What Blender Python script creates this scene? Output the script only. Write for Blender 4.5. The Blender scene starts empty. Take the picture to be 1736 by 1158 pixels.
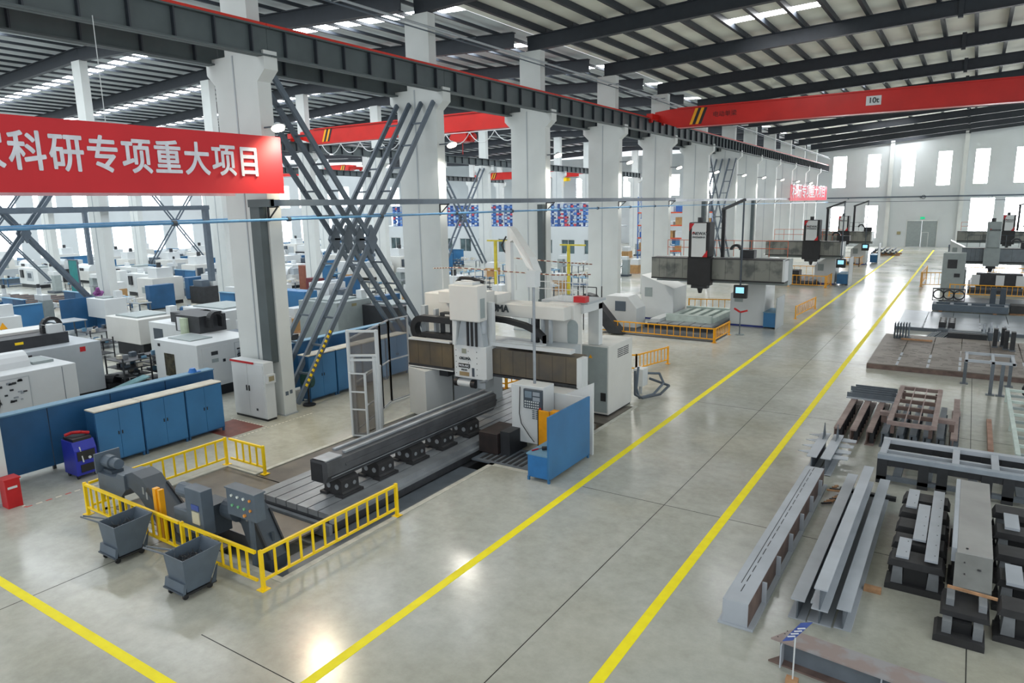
import bpy, bmesh, math, random
from mathutils import Vector, Matrix
random.seed(7)
S = bpy.context.scene
COL = S.collection
PI = math.pi
# ------------------------------------------------------------------ camera, world, light
H = 7.5
_y, _p, _r = -0.57902, 0.19275, -0.018334
_f = Vector((math.sin(_y)*math.cos(_p), math.cos(_y)*math.cos(_p), -math.sin(_p)))
_rt = Vector((math.cos(_y), -math.sin(_y), 0)); _up = _rt.cross(_f)
_rt2 = _rt*math.cos(_r)+_up*math.sin(_r); _up2 = _up*math.cos(_r)-_rt*math.sin(_r)
cd = bpy.data.cameras.new('camera'); cam = bpy.data.objects.new('camera', cd); COL.objects.link(cam)
cam.matrix_world = Matrix(((_rt2.x, _up2.x, -_f.x, 0), (_rt2.y, _up2.y, -_f.y, 0), (_rt2.z, _up2.z, -_f.z, H), (0, 0, 0, 1)))
cd.sensor_width = 36; cd.lens = 1187/1736*36; cd.clip_end = 500; cd.clip_start = .1
S.camera = cam
S.view_settings.view_transform = 'Standard'; S.view_settings.look = 'None'
S.view_settings.gamma = 1; S.view_settings.use_curve_mapping = False
S.view_settings.exposure = 0.3
W = bpy.data.worlds.new('world'); S.world = W; W.use_nodes = True
wb = W.node_tree.nodes['Background']; wb.inputs[0].default_value = (.90, .96, 1, 1); wb.inputs[1].default_value = 1.15
SKYLIGHT = 15.0; WINDOW = 13.0

# ------------------------------------------------------------------ materials
def lin(c):
    return tuple((v/255/12.92 if v/255 <= .04045 else ((v/255+.055)/1.055)**2.4) for v in c)
MATS = {}
def mat(name, c, rough=.5, metal=0., var=.06, scale=3., bump=0., c2=None, emit=0, alpha=1, coat=0, thr=None):
    if name in MATS: return MATS[name]
    m = bpy.data.materials.new(name); m.use_nodes = True; nt = m.node_tree
    b = nt.nodes['Principled BSDF']; col = lin(c)
    b.inputs['Roughness'].default_value = rough; b.inputs['Metallic'].default_value = metal
    if coat: b.inputs['Coat Weight'].default_value = coat; b.inputs['Coat Roughness'].default_value = .08
    if emit:
        b.inputs['Base Color'].default_value = (*col, 1)
        b.inputs['Emission Color'].default_value = (*col, 1); b.inputs['Emission Strength'].default_value = emit
        MATS[name] = m; return m
    if alpha < 1:
        b.inputs['Alpha'].default_value = alpha
    tc = nt.nodes.new('ShaderNodeTexCoord')
    nz = nt.nodes.new('ShaderNodeTexNoise'); nz.inputs['Scale'].default_value = scale; nz.inputs['Detail'].default_value = 5
    nt.links.new(tc.outputs['Object'], nz.inputs['Vector'])
    rp = nt.nodes.new('ShaderNodeValToRGB')
    d = lin(c2) if c2 else tuple(v*(1-var*3) for v in col)
    u = col if c2 else tuple(min(1, v*(1+var)) for v in col)
    lo, hi = thr or (.3, .7)
    rp.color_ramp.elements[0].position = lo; rp.color_ramp.elements[1].position = hi
    rp.color_ramp.elements[0].color = (*d, 1); rp.color_ramp.elements[1].color = (*u, 1)
    nt.links.new(nz.outputs['Fac'], rp.inputs[0]); nt.links.new(rp.outputs[0], b.inputs['Base Color'])
    if bump:
        bp = nt.nodes.new('ShaderNodeBump'); bp.inputs['Strength'].default_value = bump; bp.inputs['Distance'].default_value = .02
        nt.links.new(nz.outputs['Fac'], bp.inputs['Height']); nt.links.new(bp.outputs[0], b.inputs['Normal'])
    MATS[name] = m; return m
white = mat('white_paint', (206, 210, 208), .6, var=.02, scale=.8)
wallp = mat('wall_paint', (198, 204, 206), .75, var=.02, scale=.3)
steel_d = mat('dark_roof_steel', (44, 50, 58), .55, var=.05)
steel_k = mat('crane_beam_grey', (76, 86, 88), .5, var=.05, scale=1.5)
panel = mat('roof_sheet', (238, 239, 228), .7, var=.04, scale=.4)
panel_l = mat('roof_sheet_grey', (206, 212, 214), .7, var=.04, scale=.4)
redp = mat('crane_red', (194, 28, 20), .4, var=.04, scale=1)
redrail = mat('rail_red', (216, 48, 30), .5, var=.05)
yel = mat('safety_yellow', (255, 212, 10), .42, var=.04)
yel2 = mat('safety_amber', (240, 168, 18), .42, var=.04)
line_y = mat('line_yellow', (255, 236, 6), .6, var=.03, scale=4)
blue = mat('cabinet_blue', (52, 112, 160), .45, var=.06, scale=1)
blue_d = mat('cabinet_blue_dark', (36, 88, 132), .45, var=.08, scale=1)
blue_t = mat('cabinet_blue_pale', (104, 146, 172), .55, var=.06, scale=1)
bluew = mat('welder_blue', (40, 50, 165), .4)
pipeb = mat('pipe_blue', (92, 144, 186), .4)
gm = mat('grey_enamel', (86, 98, 110), .5, var=.05)
gm_d = mat('grey_enamel_dark', (66, 76, 86), .5, var=.05)
mw = mat('machine_white', (205, 209, 210), .42, var=.02, scale=1)
mg = mat('machine_grey', (170, 177, 182), .45, var=.03, scale=1)
mc = mat('machine_cream', (208, 208, 204), .45, var=.02, scale=1)
mgr = mat('machine_green_grey', (148, 158, 158), .5, var=.03)
blk = mat('black_plastic', (30, 31, 34), .5, var=.1)
blk2 = mat('charcoal', (48, 50, 54), .5, var=.1)
bellow = mat('bellows_brown', (104, 92, 72), .5, var=.15, scale=1.1, c2=(70, 68, 66))
bellow_g = mat('bellows_grey', (124, 126, 120), .5, var=.15, scale=.9, c2=(84, 88, 86), thr=(.4, .5))
metal = mat('bare_steel', (160, 166, 172), .35, .4, var=.1, scale=2)
metal_d = mat('dark_machined_steel', (88, 90, 94), .42, .2, var=.12, scale=2)
tbl = mat('table_steel', (154, 158, 162), .36, .2, var=.12, scale=1.2)
cast = mat('black_casting', (50, 50, 52), .6, var=.1, scale=4, bump=.3)
prim = mat('grey_primer', (176, 182, 190), .5, var=.05, scale=1.2)
prim_d = mat('grey_primer_dark', (98, 106, 114), .5, var=.06)
rust = mat('rusty_brown', (122, 102, 94), .65, var=.1, scale=3, c2=(88, 72, 68))
rust2 = mat('pinkish_primer', (158, 140, 134), .6, var=.1, scale=3, c2=(128, 110, 106))
plate = mat('floor_plate_brown', (120, 114, 104), .45, .3, var=.1, scale=1.2, c2=(92, 86, 80))
brownp = mat('platform_brown', (140, 132, 124), .5, .3, var=.1, scale=.8, c2=(112, 104, 98))
greyp = mat('platform_grey', (140, 150, 160), .3, .5, var=.1, scale=.9)
wood = mat('timber', (190, 146, 108), .7, var=.12, scale=5)
orange = mat('door_orange', (238, 160, 10), .4)
red_o = mat('tool_red', (188, 22, 30), .4)
green = mat('green_panel', (0, 128, 128), .5)
slate = mat('slate_blue', (84, 98, 110), .5)
darkpit = mat('pit_black', (26, 26, 28), .8)
glass = mat('safety_glass', (120, 112, 104), .1, 0, alpha=.28)
windowm = mat('window_glow', (250, 252, 255), emit=WINDOW); windowl = mat('window_glow_soft', (240, 248, 255), emit=2.6)
skym = mat('skylight_glow', (244, 250, 255), emit=SKYLIGHT); skyb = mat('skylight_glow_bright', (248, 250, 252), emit=SKYLIGHT*1.8)
lampm = mat('lamp_glow', (255, 240, 214), emit=9)
officeg = mat('office_glass', (92, 112, 116), .2, var=.25, scale=.6)
screen = mat('screen_glow', (130, 190, 215), emit=1.0)
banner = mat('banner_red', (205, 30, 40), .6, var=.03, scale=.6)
txtw = mat('letter_white', (222, 224, 232), .5)
txtk = mat('letter_dark', (60, 66, 70), .5)
signb = mat('sign_blue', (70, 90, 158), .5)
cardb = mat('carton', (176, 138, 92), .8)
exitg = mat('exit_green', (20, 160, 110), emit=1.0)
brick_red = mat('floor_paint_red', (128, 72, 60), .5, var=.1)
tape = mat('tape_white', (212, 206, 190), .6)
taper = mat('tape_red', (190, 90, 80), .6)
rackb = mat('rack_blue', (62, 104, 176), .5); racko = mat('rack_orange', (214, 84, 40), .5)
curb = mat('curb_white', (190, 190, 180), .6, var=.08, scale=4)

def floor_material():
    m = bpy.data.materials.new('polished_concrete'); m.use_nodes = True; nt = m.node_tree; N = nt.nodes.new; L = nt.links.new
    b = nt.nodes['Principled BSDF']; tc = N('ShaderNodeTexCoord')
    n1 = N('ShaderNodeTexNoise'); n1.inputs['Scale'].default_value = .35; n1.inputs['Detail'].default_value = 6; n1.inputs['Roughness'].default_value = .6
    n2 = N('ShaderNodeTexNoise'); n2.inputs['Scale'].default_value = 3.2; n2.inputs['Detail'].default_value = 8; n2.inputs['Roughness'].default_value = .7
    n3 = N('ShaderNodeTexNoise'); n3.inputs['Scale'].default_value = .12; n3.inputs['Detail'].default_value = 3
    for n in (n1, n2, n3): L(tc.outputs['Object'], n.inputs['Vector'])
    r1 = N('ShaderNodeValToRGB'); e = r1.color_ramp.elements
    e[0].position = .32; e[0].color = (*lin((160, 162, 152)), 1); e[1].position = .66; e[1].color = (*lin((184, 186, 180)), 1)
    L(n1.outputs['Fac'], r1.inputs[0])
    r2 = N('ShaderNodeValToRGB'); e = r2.color_ramp.elements
    e[0].position = .3; e[0].color = (*lin((140, 142, 132)), 1); e[1].position = .72; e[1].color = (*lin((206, 206, 198)), 1)
    L(n2.outputs['Fac'], r2.inputs[0])
    mx = N('ShaderNodeMix'); mx.data_type = 'RGBA'; mx.inputs[0].default_value = .3
    L(r1.outputs[0], mx.inputs[6]); L(r2.outputs[0], mx.inputs[7])
    r3 = N('ShaderNodeValToRGB'); e = r3.color_ramp.elements
    e[0].position = .45; e[0].color = (1, 1, 1, 1); e[1].position = .62; e[1].color = (1.0, .96, .885, 1)
    L(n3.outputs['Fac'], r3.inputs[0])
    m2 = N('ShaderNodeMix'); m2.data_type = 'RGBA'; m2.blend_type = 'MULTIPLY'; m2.inputs[0].default_value = 1
    L(mx.outputs[2], m2.inputs[6]); L(r3.outputs[0], m2.inputs[7]); L(m2.outputs[2], b.inputs['Base Color'])
    mr = N('ShaderNodeMapRange'); mr.inputs[1].default_value = .3; mr.inputs[2].default_value = .7; mr.inputs[3].default_value = .15; mr.inputs[4].default_value = .27
    L(n1.outputs['Fac'], mr.inputs[0]); L(mr.outputs[0], b.inputs['Roughness'])
    b.inputs['Specular IOR Level'].default_value = .5
    return m
floorm = floor_material()

# ------------------------------------------------------------------ helpers
class MB:
    def __init__(s): s.v = []; s.f = []
    def add(s, vs, fs):
        n = len(s.v); s.v += [tuple(v) for v in vs]; s.f += [tuple(i+n for i in f) for f in fs]; return s
    def box(s, x0, x1, y0, y1, z0, z1):
        if x0 > x1: x0, x1 = x1, x0
        if y0 > y1: y0, y1 = y1, y0
        if z0 > z1: z0, z1 = z1, z0
        return s.add([(x0, y0, z0), (x1, y0, z0), (x1, y1, z0), (x0, y1, z0), (x0, y0, z1), (x1, y0, z1), (x1, y1, z1), (x0, y1, z1)],
                     [(0, 3, 2, 1), (4, 5, 6, 7), (0, 1, 5, 4), (1, 2, 6, 5), (2, 3, 7, 6), (3, 0, 4, 7)])
    def bar(s, p, q, w, h=None, up=(0, 0, 1)):
        h = h or w; p = Vector(p); q = Vector(q); d = (q-p).normalized(); u = Vector(up)
        if abs(d.dot(u)) > .98: u = Vector((0, 1, 0))
        a = d.cross(u).normalized()*(w/2); b = a.cross(d).normalized()*(h/2)
        vs = [p-a-b, p+a-b, p+a+b, p-a+b, q-a-b, q+a-b, q+a+b, q-a+b]
        return s.add(vs, [(0, 1, 2, 3), (7, 6, 5, 4), (0, 4, 5, 1), (1, 5, 6, 2), (2, 6, 7, 3), (3, 7, 4, 0)])
    def tube(s, p, q, r, n=8, r2=None):
        p = Vector(p); q = Vector(q); d = (q-p).normalized(); r2 = r if r2 is None else r2
        u = Vector((0, 0, 1)) if abs(d.z) < .9 else Vector((1, 0, 0))
        a = d.cross(u).normalized(); b = d.cross(a)
        vs = []
        for c, rr in ((p, r), (q, r2)):
            for i in range(n): t = 2*PI*i/n; vs.append(c+a*math.cos(t)*rr+b*math.sin(t)*rr)
        fs = [(i, (i+1) % n, n+(i+1) % n, n+i) for i in range(n)]+[tuple(range(n-1, -1, -1)), tuple(range(n, 2*n))]
        return s.add(vs, fs)
    def path(s, pts, r, n=6):
        for a, b in zip(pts, pts[1:]): s.tube(a, b, r, n)
        return s
    def pris(s, pts, vec):
        n = len(pts); v = Vector(vec); vs = [Vector(p) for p in pts]; vs += [p+v for p in vs]
        nrm = Vector((0, 0, 0))
        for i in range(n): nrm += vs[i].cross(vs[(i+1) % n])
        if nrm.dot(v) > 0: vs = vs[:n][::-1]+vs[n:][::-1]
        return s.add(vs, [tuple(range(n)), tuple(range(2*n-1, n-1, -1))]+[(i, n+i, n+(i+1) % n, (i+1) % n) for i in range(n)])
    def ring(s, c, r0, r1, y0, y1, n=24, a0=0, a1=2*PI):   # arc band in the XZ plane, extruded along y
        pts = [(math.cos(a0+(a1-a0)*i/n), math.sin(a0+(a1-a0)*i/n)) for i in range(n+1)]
        for (ca, sa), (cb, sb) in zip(pts, pts[1:]):
            s.pris([(c[0]+ca*r0, y0, c[1]+sa*r0), (c[0]+ca*r1, y0, c[1]+sa*r1), (c[0]+cb*r1, y0, c[1]+sb*r1), (c[0]+cb*r0, y0, c[1]+sb*r0)], (0, y1-y0, 0))
        return s
    def out(s, name, m, parent=None, label=None, kind=None, bev=0, smooth=False):
        off = Vector((0, 0, 0)); p = parent
        while p is not None: off += p.location; p = p.parent
        me = bpy.data.meshes.new(name); me.from_pydata([tuple(Vector(v)-off) for v in s.v], [], s.f); me.update()
        if smooth:
            for q in me.polygons: q.use_smooth = len(q.vertices) == 4
        me.materials.append(m)
        o = bpy.data.objects.new(name, me); COL.objects.link(o)
        if parent: o.parent = parent
        if label: o['label'] = label
        if kind: o['kind'] = kind
        if bev:
            md = o.modifiers.new('bevel', 'BEVEL'); md.width = bev; md.segments = 2; md.limit_method = 'ANGLE'
        return o
def tag(o, label, cat, group=None, kind=None):
    o['label'] = label; o['category'] = cat
    if group: o['group'] = group
    if kind: o['kind'] = kind
    return o
def thing(name, label, cat, loc=(0, 0, 0), group=None, rz=0):
    o = bpy.data.objects.new(name, None); COL.objects.link(o); o.location = loc; o.rotation_euler = (0, 0, rz)
    o.empty_display_size = .2
    return tag(o, label, cat, group)
def struct(name, label=None):
    o = bpy.data.objects.new(name, None); COL.objects.link(o); o['kind'] = 'structure'
    if label: o['label'] = label
    return o
def kids(o): return [c for c in CH.get(o.name, [])]
CH = {}
def index_children():
    CH.clear()
    for c in bpy.data.objects:
        if c.parent: CH.setdefault(c.parent.name, []).append(c)
def copy_tree(o, parent=None):
    c = o.copy(); COL.objects.link(c)
    if parent: c.parent = parent
    for k in kids(o): copy_tree(k, c)
    return c
def place(proto, used, loc, rz, label, group=None, scale=None):
    """first use moves the prototype itself, later uses copy it"""
    o = copy_tree(proto) if used.get(proto.name) else proto
    used[proto.name] = 1
    o.location = loc; o.rotation_euler = (0, 0, rz); o['label'] = label
    if group: o['group'] = group
    if scale: o.scale = scale
    return o
def text(s, size, m, parent, loc, rot, name='lettering', ext=.01, off=0, sx=1, label=None):
    """lettering as a mesh; off > 0 thickens the strokes by stacking shifted copies"""
    cu = bpy.data.curves.new(name, 'FONT'); cu.body = s; cu.size = size; cu.extrude = ext
    cu.align_x = 'CENTER'; cu.align_y = 'CENTER'
    t = bpy.data.objects.new(name+'_tmp', cu); COL.objects.link(t)
    dg = bpy.context.evaluated_depsgraph_get(); src = bpy.data.meshes.new_from_object(t.evaluated_get(dg))
    bpy.data.objects.remove(t)
    vs = [tuple(v.co) for v in src.vertices]; fs = [tuple(p.vertices) for p in src.polygons]; n = len(vs)
    V, F = [], []
    sh = [(0, 0)]+([(off*math.cos(a*PI/3), off*math.sin(a*PI/3)) for a in range(6)] if off else [])
    for q, (dx, dy) in enumerate(sh):
        V += [(x+dx, y+dy, z+q*.0004) for x, y, z in vs]; F += [tuple(i+q*n for i in f) for f in fs]
    me = bpy.data.meshes.new(name); me.from_pydata(V, [], F); me.materials.append(m)
    o = bpy.data.objects.new(name, me); COL.objects.link(o)
    off_ = Vector((0, 0, 0)); p = parent
    while p is not None: off_ += p.location; p = p.parent
    o.location = Vector(loc)-off_; o.rotation_euler = rot; o.scale = (sx, 1, 1)
    if parent: o.parent = parent
    if label: o['label'] = label
    return o
FX = (PI/2, 0, PI/2)     # lettering that faces +X
FY = (PI/2, 0, 0)        # lettering that faces -Y
def lerp(a, b, t): return tuple(x+(y-x)*t for x, y in zip(a, b))

# ------------------------------------------------------------------ floor, pit, markings
XB = [-112, -18.0, -16.7, -11.35, -10.05, 16]; YB = [-12, 8.5, 11.9, 16.1, 23.6, 127]
def is_pit(i, j): return (i, j) in ((1, 1), (2, 1), (2, 2), (2, 3), (3, 3))
fb = MB(); PD = -.5
for i in range(5):
    for j in range(5):
        z = PD if is_pit(i, j) else 0
        fb.add([(XB[i], YB[j], z), (XB[i+1], YB[j], z), (XB[i+1], YB[j+1], z), (XB[i], YB[j+1], z)], [(0, 1, 2, 3)])
for i in range(5):
    for j in range(5):
        if not is_pit(i, j): continue
        x0, x1, y0, y1 = XB[i], XB[i+1], YB[j], YB[j+1]
        for (di, dj, a, b) in ((-1, 0, (x0, y0), (x0, y1)), (1, 0, (x1, y1), (x1, y0)), (0, -1, (x1, y0), (x0, y0)), (0, 1, (x0, y1), (x1, y1))):
            if not is_pit(i+di, j+dj):
                fb.add([(a[0], a[1], PD), (b[0], b[1], PD), (b[0], b[1], 0), (a[0], a[1], 0)], [(0, 1, 2, 3)])
floor = fb.out('floor', floorm, label='polished grey-green concrete floor with pit under the near machine', kind='structure')
# sub-floor slab thickness, saw-cut joints and painted lines are parts of the floor
def strip(name, x0, x1, y0, y1, m, z=.004, label=None):
    return MB().box(x0, x1, y0, y1, .0005, z).out(name, m, floor, label=label)
strip('painted_line', -8.43, -8.23, -2, 118, line_y, label='yellow aisle line nearer the machines')
strip('painted_line', -4.48, -4.28, -2, 118, line_y, label='yellow aisle line nearer the steel stock')
strip('painted_line', -19.5, -8.43, 5.24, 5.42, line_y, label='yellow line crossing at the front left')
for y in (6.42, 15.9, 25.4, 35, 44.6, 54.2, 63.8):
    strip('floor_joint', -8.2 if y > 7 else -11, 12, y-.008, y+.008, darkpit, .002)
for x in (-15.1, -5.9, .55, 6.5):
    strip('floor_joint', x-.008, x+.008, -8, 8.2 if x < -6 else (13.0 if x < 0 else 60), darkpit, .002)
strip('floor_joint', -5.9-.008, -5.9+.008, -8, 60, darkpit, .002)
for (x0, x1, y0, y1) in ((-18.15, -18, 8.35, 12.05), (-18.15, -11.2, 8.35, 8.5), (-18, -16.7, 11.9, 12.05), (-16.85, -16.7, 12.05, 23.7),
                         (-11.35, -11.2, 8.5, 16.1), (-11.35, -9.9, 15.95, 16.1), (-10.05, -9.9, 16.1, 23.7)):
    strip('curb_edge', x0, x1, y0, y1, curb, .012)
# welder bay and cabinet hatching tapes on the floor
for k in range(14):
    t0, t1 = lerp((-20.7, 7.4), (-19.7, 9.3), k/14), lerp((-20.7, 7.4), (-19.7, 9.3), (k+.6)/14)
for k in range(10):
    strip('tape_dash', -20.05, -19.98, 7.35+k*.24, 7.5+k*.24, tape if k % 2 else taper, .003)
for k in range(6):
    strip('tape_dash', -20.8+k*.14, -20.72+k*.14, 9.72, 9.79, taper if k % 2 else tape, .003)
    strip('tape_dash', -20.6+k*.1, -20.54+k*.1, 7.33, 7.4, taper if k % 2 else tape, .003)
for k in range(22):
    strip('tape_dash', -20.1, -20.04, 13.5+k*.16, 13.6+k*.16, tape, .003)
for k in range(14):
    strip('tape_dash', -22.2+k*.16, -22.1+k*.16, 15.0, 15.05, tape, .003)
MB().pris([(-22.0, 13.6, .001), (-20.3, 13.6, .001), (-20.3, 15.0, .001), (-22.0, 15.0, .001)], (0, 0, .002)).out('painted_patch', brick_red, floor, label='dull red painted floor patch')

# ------------------------------------------------------------------ columns
CY = [6.75, 16.2, 25.7, 35.4, 45.3, 54.95, 64.7, 73.9, 82.0, 91.0, 100.0, 109.0, 118.0]
def drop(Y): return 1-.0007*max(0, Y-50)
def roofz(X, Y):
    base = 16.0-.0135*max(0, Y-50); sl = .042+.0006*max(0, Y-50)
    if X >= -22: return base+sl*(X+20)
    if X >= -49.5: return base-.1+(X+22)*-.045
    if X >= -77.5: return base-.1+1.24+(X+49.5)*.045
    return base-.1+(X+77.5)*-.03
def s_col(name, X, Y, label, half=1.15, dep=.55, top=12.7, up=(-.55, .85), cor=.42, zt=None):
    k = drop(Y); t = top*k
    ob = thing(name, label, 'column', (X, Y, 0))
    b = MB(); y0, y1 = Y, Y+dep
    L_, R_ = X-half, X+half
    prof = [(L_, 0), (R_, 0), (R_, t-.95), (R_+cor, t-.6), (R_+cor, t), (X+up[1], t), (X+up[0], t), (L_-cor, t), (L_-cor, t-.5), (L_, t-.9)]
    b.pris([(x, y0, z) for x, z in prof], (0, y1-y0, 0)); b.out('shaft', white, ob)
    zt = zt if zt is not None else roofz(X, Y)-.02
    MB().box(X+up[0], X+up[1], Y+.02, Y+dep-.02, t, zt).out('upper_column', white, ob)
    MB().box(X-.1, X-.04, Y-.02, Y, .05, t).out('cable_trunking', mg, ob)
    return ob
ordn = ['at the left edge of the photo', 'beside the tall white cabinet, behind the near banner', 'with lattice braces fixed at its top', 'third along, behind the double-column machine', 'fourth along, behind the small jib arm', 'behind the black and white gantry machine', 'just before the far lattice braces', 'just past the far lattice braces', 'eighth along the aisle row', 'ninth along the aisle row', 'holding the near end of the far banner', 'behind the middle of the far banner', 'last before the end wall']
main_cols = []
for k, Y in enumerate(CY):
    c = s_col('concrete_column', -21.8, Y, 'tall white crane column '+ordn[k], up=(-.5, .85))
    if k == 1:
        MB().box(-21.22, -20.72, Y-.32, Y-.02, 2.05, 7.62).out('cable_duct', steel_k, c, label='dark grey vertical cable duct')
        MB().box(-20.66, -20.645, Y+.1, Y+.24, .75, .9).box(-20.66, -20.645, Y+.3, Y+.42, .78, .92).out('socket', gm, c)
    if k in (3, 6, 8):
        MB().box(-21.05, -20.7, Y-.3, Y-.02, 1.5, 7.5).out('cable_duct', steel_k, c, label='dark grey vertical cable duct')
    if k == 0:
        MB().box(-20.66, -20.64, Y+.15, Y+.33, .95, 1.08).out('socket', gm, c)
    MB().box(-23.0, -20.6, Y-.02, Y+.57, 0, .06).out('plinth', mg, c)
for X, nm in ((-49.5, 'second column row'), (-77.5, 'third column row')):
    for k, Y in enumerate([15.5, 24.8, 34, 43, 52, 61, 70, 79, 88, 97, 106, 115]):
        if X < -60 and k < 2: continue
        s_col('inner_column', X, Y, 'white concrete column in the %s, number %d counted from the front' % (nm, k+1), half=.75, up=(-.5, .5), cor=.5, top=12.3)

# ------------------------------------------------------------------ crane runway beams
def runway(name, X, Y0, Y1, label, near=True, zt=13.45, h=.95, nst=6, rail=True, group='crane runway beams'):
    k = drop((Y0+Y1)/2); z1 = zt*drop(Y0); z2 = zt*drop(Y1); g = thing(name, label, 'crane beam', (X, Y0, z1-h), group)
    MB().bar((X, Y0, z1-h/2), (X, Y1, z2-h/2), .04, h).out('web', steel_k, g)
    MB().bar((X, Y0, z1-.03), (X, Y1, z2-.03), .42, .05).out('top_flange', steel_k, g)
    MB().bar((X, Y0, z1-h+.03), (X, Y1, z2-h+.03), .4, .05).out('bottom_flange', steel_k, g)
    for i in range(nst):
        t = (i+.5)/nst; y = Y0+(Y1-Y0)*t; z = z1+(z2-z1)*t
        MB().box(X-.17, X+.17, y-.025, y+.025, z-h+.06, z-.06).out('stiffener', steel_d, g)
    if rail:
        MB().bar((X, Y0, z1+.06), (X, Y1, z2+.06), .09, .13).out('rail', redrail, g)
    return g
YS = [-3.0]+CY+[125]
for i in range(len(YS)-1):
    w_ = 'at the near end' if i == 0 else 'between crane columns %d and %d from the front' % (i, i+1) if i < 13 else 'at the end wall'
    runway('crane_runway_beam', -20.35, YS[i]+.28, YS[i+1]+.26, 'dark grey riveted runway beam with red rail on the aisle side, '+w_, nst=7 if i < 7 else 9)
    if i < 9:
        runway('crane_runway_beam', -23.05, YS[i]+.28, YS[i+1]+.26, 'dark runway beam behind the aisle columns, '+w_, nst=5, rail=False)
YI = [6, 15.5, 24.8, 34, 43, 52, 61, 70, 79, 88, 97, 106, 115]
for X in (-48.4, -76.4):
    for i in range(2 if X > -60 else 3, 12):
        runway('inner_runway_beam', X, YI[i]+.27, YI[i+1]+.25, 'grey runway beam on the %s column row, span %d from the front' % ('second' if X > -60 else 'third', i), zt=13.0, h=.8, nst=7, rail=False)
# electric conductor pipes beside the roof
g = thing('conductor_rail', 'thin grey conductor pipes running high above the red crane rail', 'pipe', (-20.5, 0, 15))
MB().path([(-20.2, -2, 15.0), (-20.2, 50, 15.0), (-20.2, 124, 14.0)], .05).out('pipe', mg, g)
MB().path([(-20.0, -2, 14.75), (-20.0, 50, 14.75), (-20.0, 124, 13.75)], .03).out('wire', gm, g)
for y in range(4, 124, 8):
    z = 15-.0135*max(0, y-50); MB().bar((-20.85, y, z+.1), (-20.0, y, z+.1), .05).out('hanger', gm_d, g)

# ------------------------------------------------------------------ lattice braces
def brace(name, Xs, Y0, Y1, z0, z1, label, n=11, w=.19, mm=None, both=True):
    g = thing(name, label, 'cross brace', ((Xs[0]+Xs[-1])/2, Y0, z0)); mm = mm or gm
    L = []
    for (xa, xb) in [(Xs[i], Xs[i+1]) for i in range(0, len(Xs), 2)]:
        for (a, b) in (((Y0, z0), (Y1, z1)), ((Y1, z0), (Y0, z1))):
            for x in (xa, xb):
                MB().bar((x, a[0], a[1]), (x, b[0], b[1]), w*.6, w).out('chord', mm, g)
            for i in range(1, n):
                t = i/n; y = a[0]+(b[0]-a[0])*t; z = a[1]+(b[1]-a[1])*t
                MB().bar((xa, y, z), (xb, y, z), .08, .07).out('rung', mm, g)
        for x in (xa, xb):
            yc, zc = (Y0+Y1)/2, (z0+z1)/2
            MB().pris([(x-w*.42, yc-.3, zc), (x-w*.42, yc, zc-.6), (x-w*.42, yc+.3, zc), (x-w*.42, yc, zc+.6)], (w*.84, 0, 0)).out('gusset', mm, g)
    return g
brace('lattice_brace', [-22.85, -22.1, -21.4, -20.7], 16.85, 25.6, .3, 12.1, 'dark steel ladder-type cross brace between the two nearest crane columns', 12)
brace('lattice_brace', [-22.7, -22.1, -21.4, -20.7], 65.3, 73.8, .3, 11.7, 'thin dark ladder-type cross brace far down the aisle row', 10)
brace('lattice_brace', [-49.8, -49.2], 16.1, 24.7, .6, 12.0, 'grey lattice cross brace seen under the banner at far left', 10, .2)
brace('lattice_brace', [-49.8, -49.2], 61.6, 69.9, .6, 11.8, 'thin lattice cross brace in front of the mesh parts racks', 10)
brace('lattice_brace', [-77.8, -77.2], 43.6, 51.9, .6, 11.8, 'distant lattice cross brace against the bright windows', 8, .14)
brace('lattice_brace', [-77.8, -77.2], 25.4, 33.9, .6, 11.8, 'distant lattice cross brace behind the banner pole', 8, .14)
# yellow-black marker on brace foot
g = MB()
for k in range(12):
    t0, t1 = k/12, (k+.5)/12
    g.bar(lerp((-20.62, 17.25, .9), (-20.62, 18.7, 2.9), t0), lerp((-20.62, 17.25, .9), (-20.62, 18.7, 2.9), t1), .03, .1)
tag(g.out('warning_strip', yel), 'yellow warning strip along the foot of the near brace', 'marker')

# ------------------------------------------------------------------ roof
ceil = struct('ceiling', 'pitched steel factory roof with pale sheets on dark rafters')
def raf(Xa, Xb, Y, dep=.78, n=1):
    za, zb = roofz(Xa, Y), roofz(Xb, Y)
    b = MB(); b.bar((Xa, Y, za+dep/2), (Xb, Y, zb+dep/2), .05, dep)
    b.bar((Xa, Y, za+.02), (Xb, Y, zb+.02), .34, .05); b.bar((Xa, Y, za+dep), (Xb, Y, zb+dep), .3, .05)
    b.out('rafter', steel_d, ceil)
RY = [-2.8]+[y+.27 for y in CY]+[124.6]
for Y in RY:
    raf(-21.9, 14, Y)
    MB().box(-1.62, -1.38, Y-.14, Y+.14, roofz(-1.5, Y)-.12, roofz(-1.5, Y)+.9).out('splice_plate', steel_d, ceil)
for Y in [6.2]+[y+.27 for y in [15.5, 24.8, 34, 43, 52, 61, 70, 79, 88, 97, 106, 115]]:
    raf(-49.5, -21.9, Y); raf(-77.5, -49.5, Y)
    if Y > 30: raf(-105, -77.5, Y, .6)
def purlin(X, Y0, Y1, w=.1, h=.24, up=.78):
    pts = [Y0, 50, Y1] if Y0 < 50 < Y1 else [Y0, Y1]; b = MB()
    for a, c in zip(pts, pts[1:]):
        b.bar((X, a, roofz(X, a)+up+h/2), (X, c, roofz(X, c)+up+h/2), w, h)
    b.out('purlin', steel_d, ceil)
for i in range(len(RY)-1):
    for k in range(21):
        X = -20.8+k*1.66
        if i < 3 and X > 6: continue
        if i > 8 and k % 2: continue
        purlin(X, RY[i]+.03, RY[i+1]-.03, .19, .3)
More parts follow.
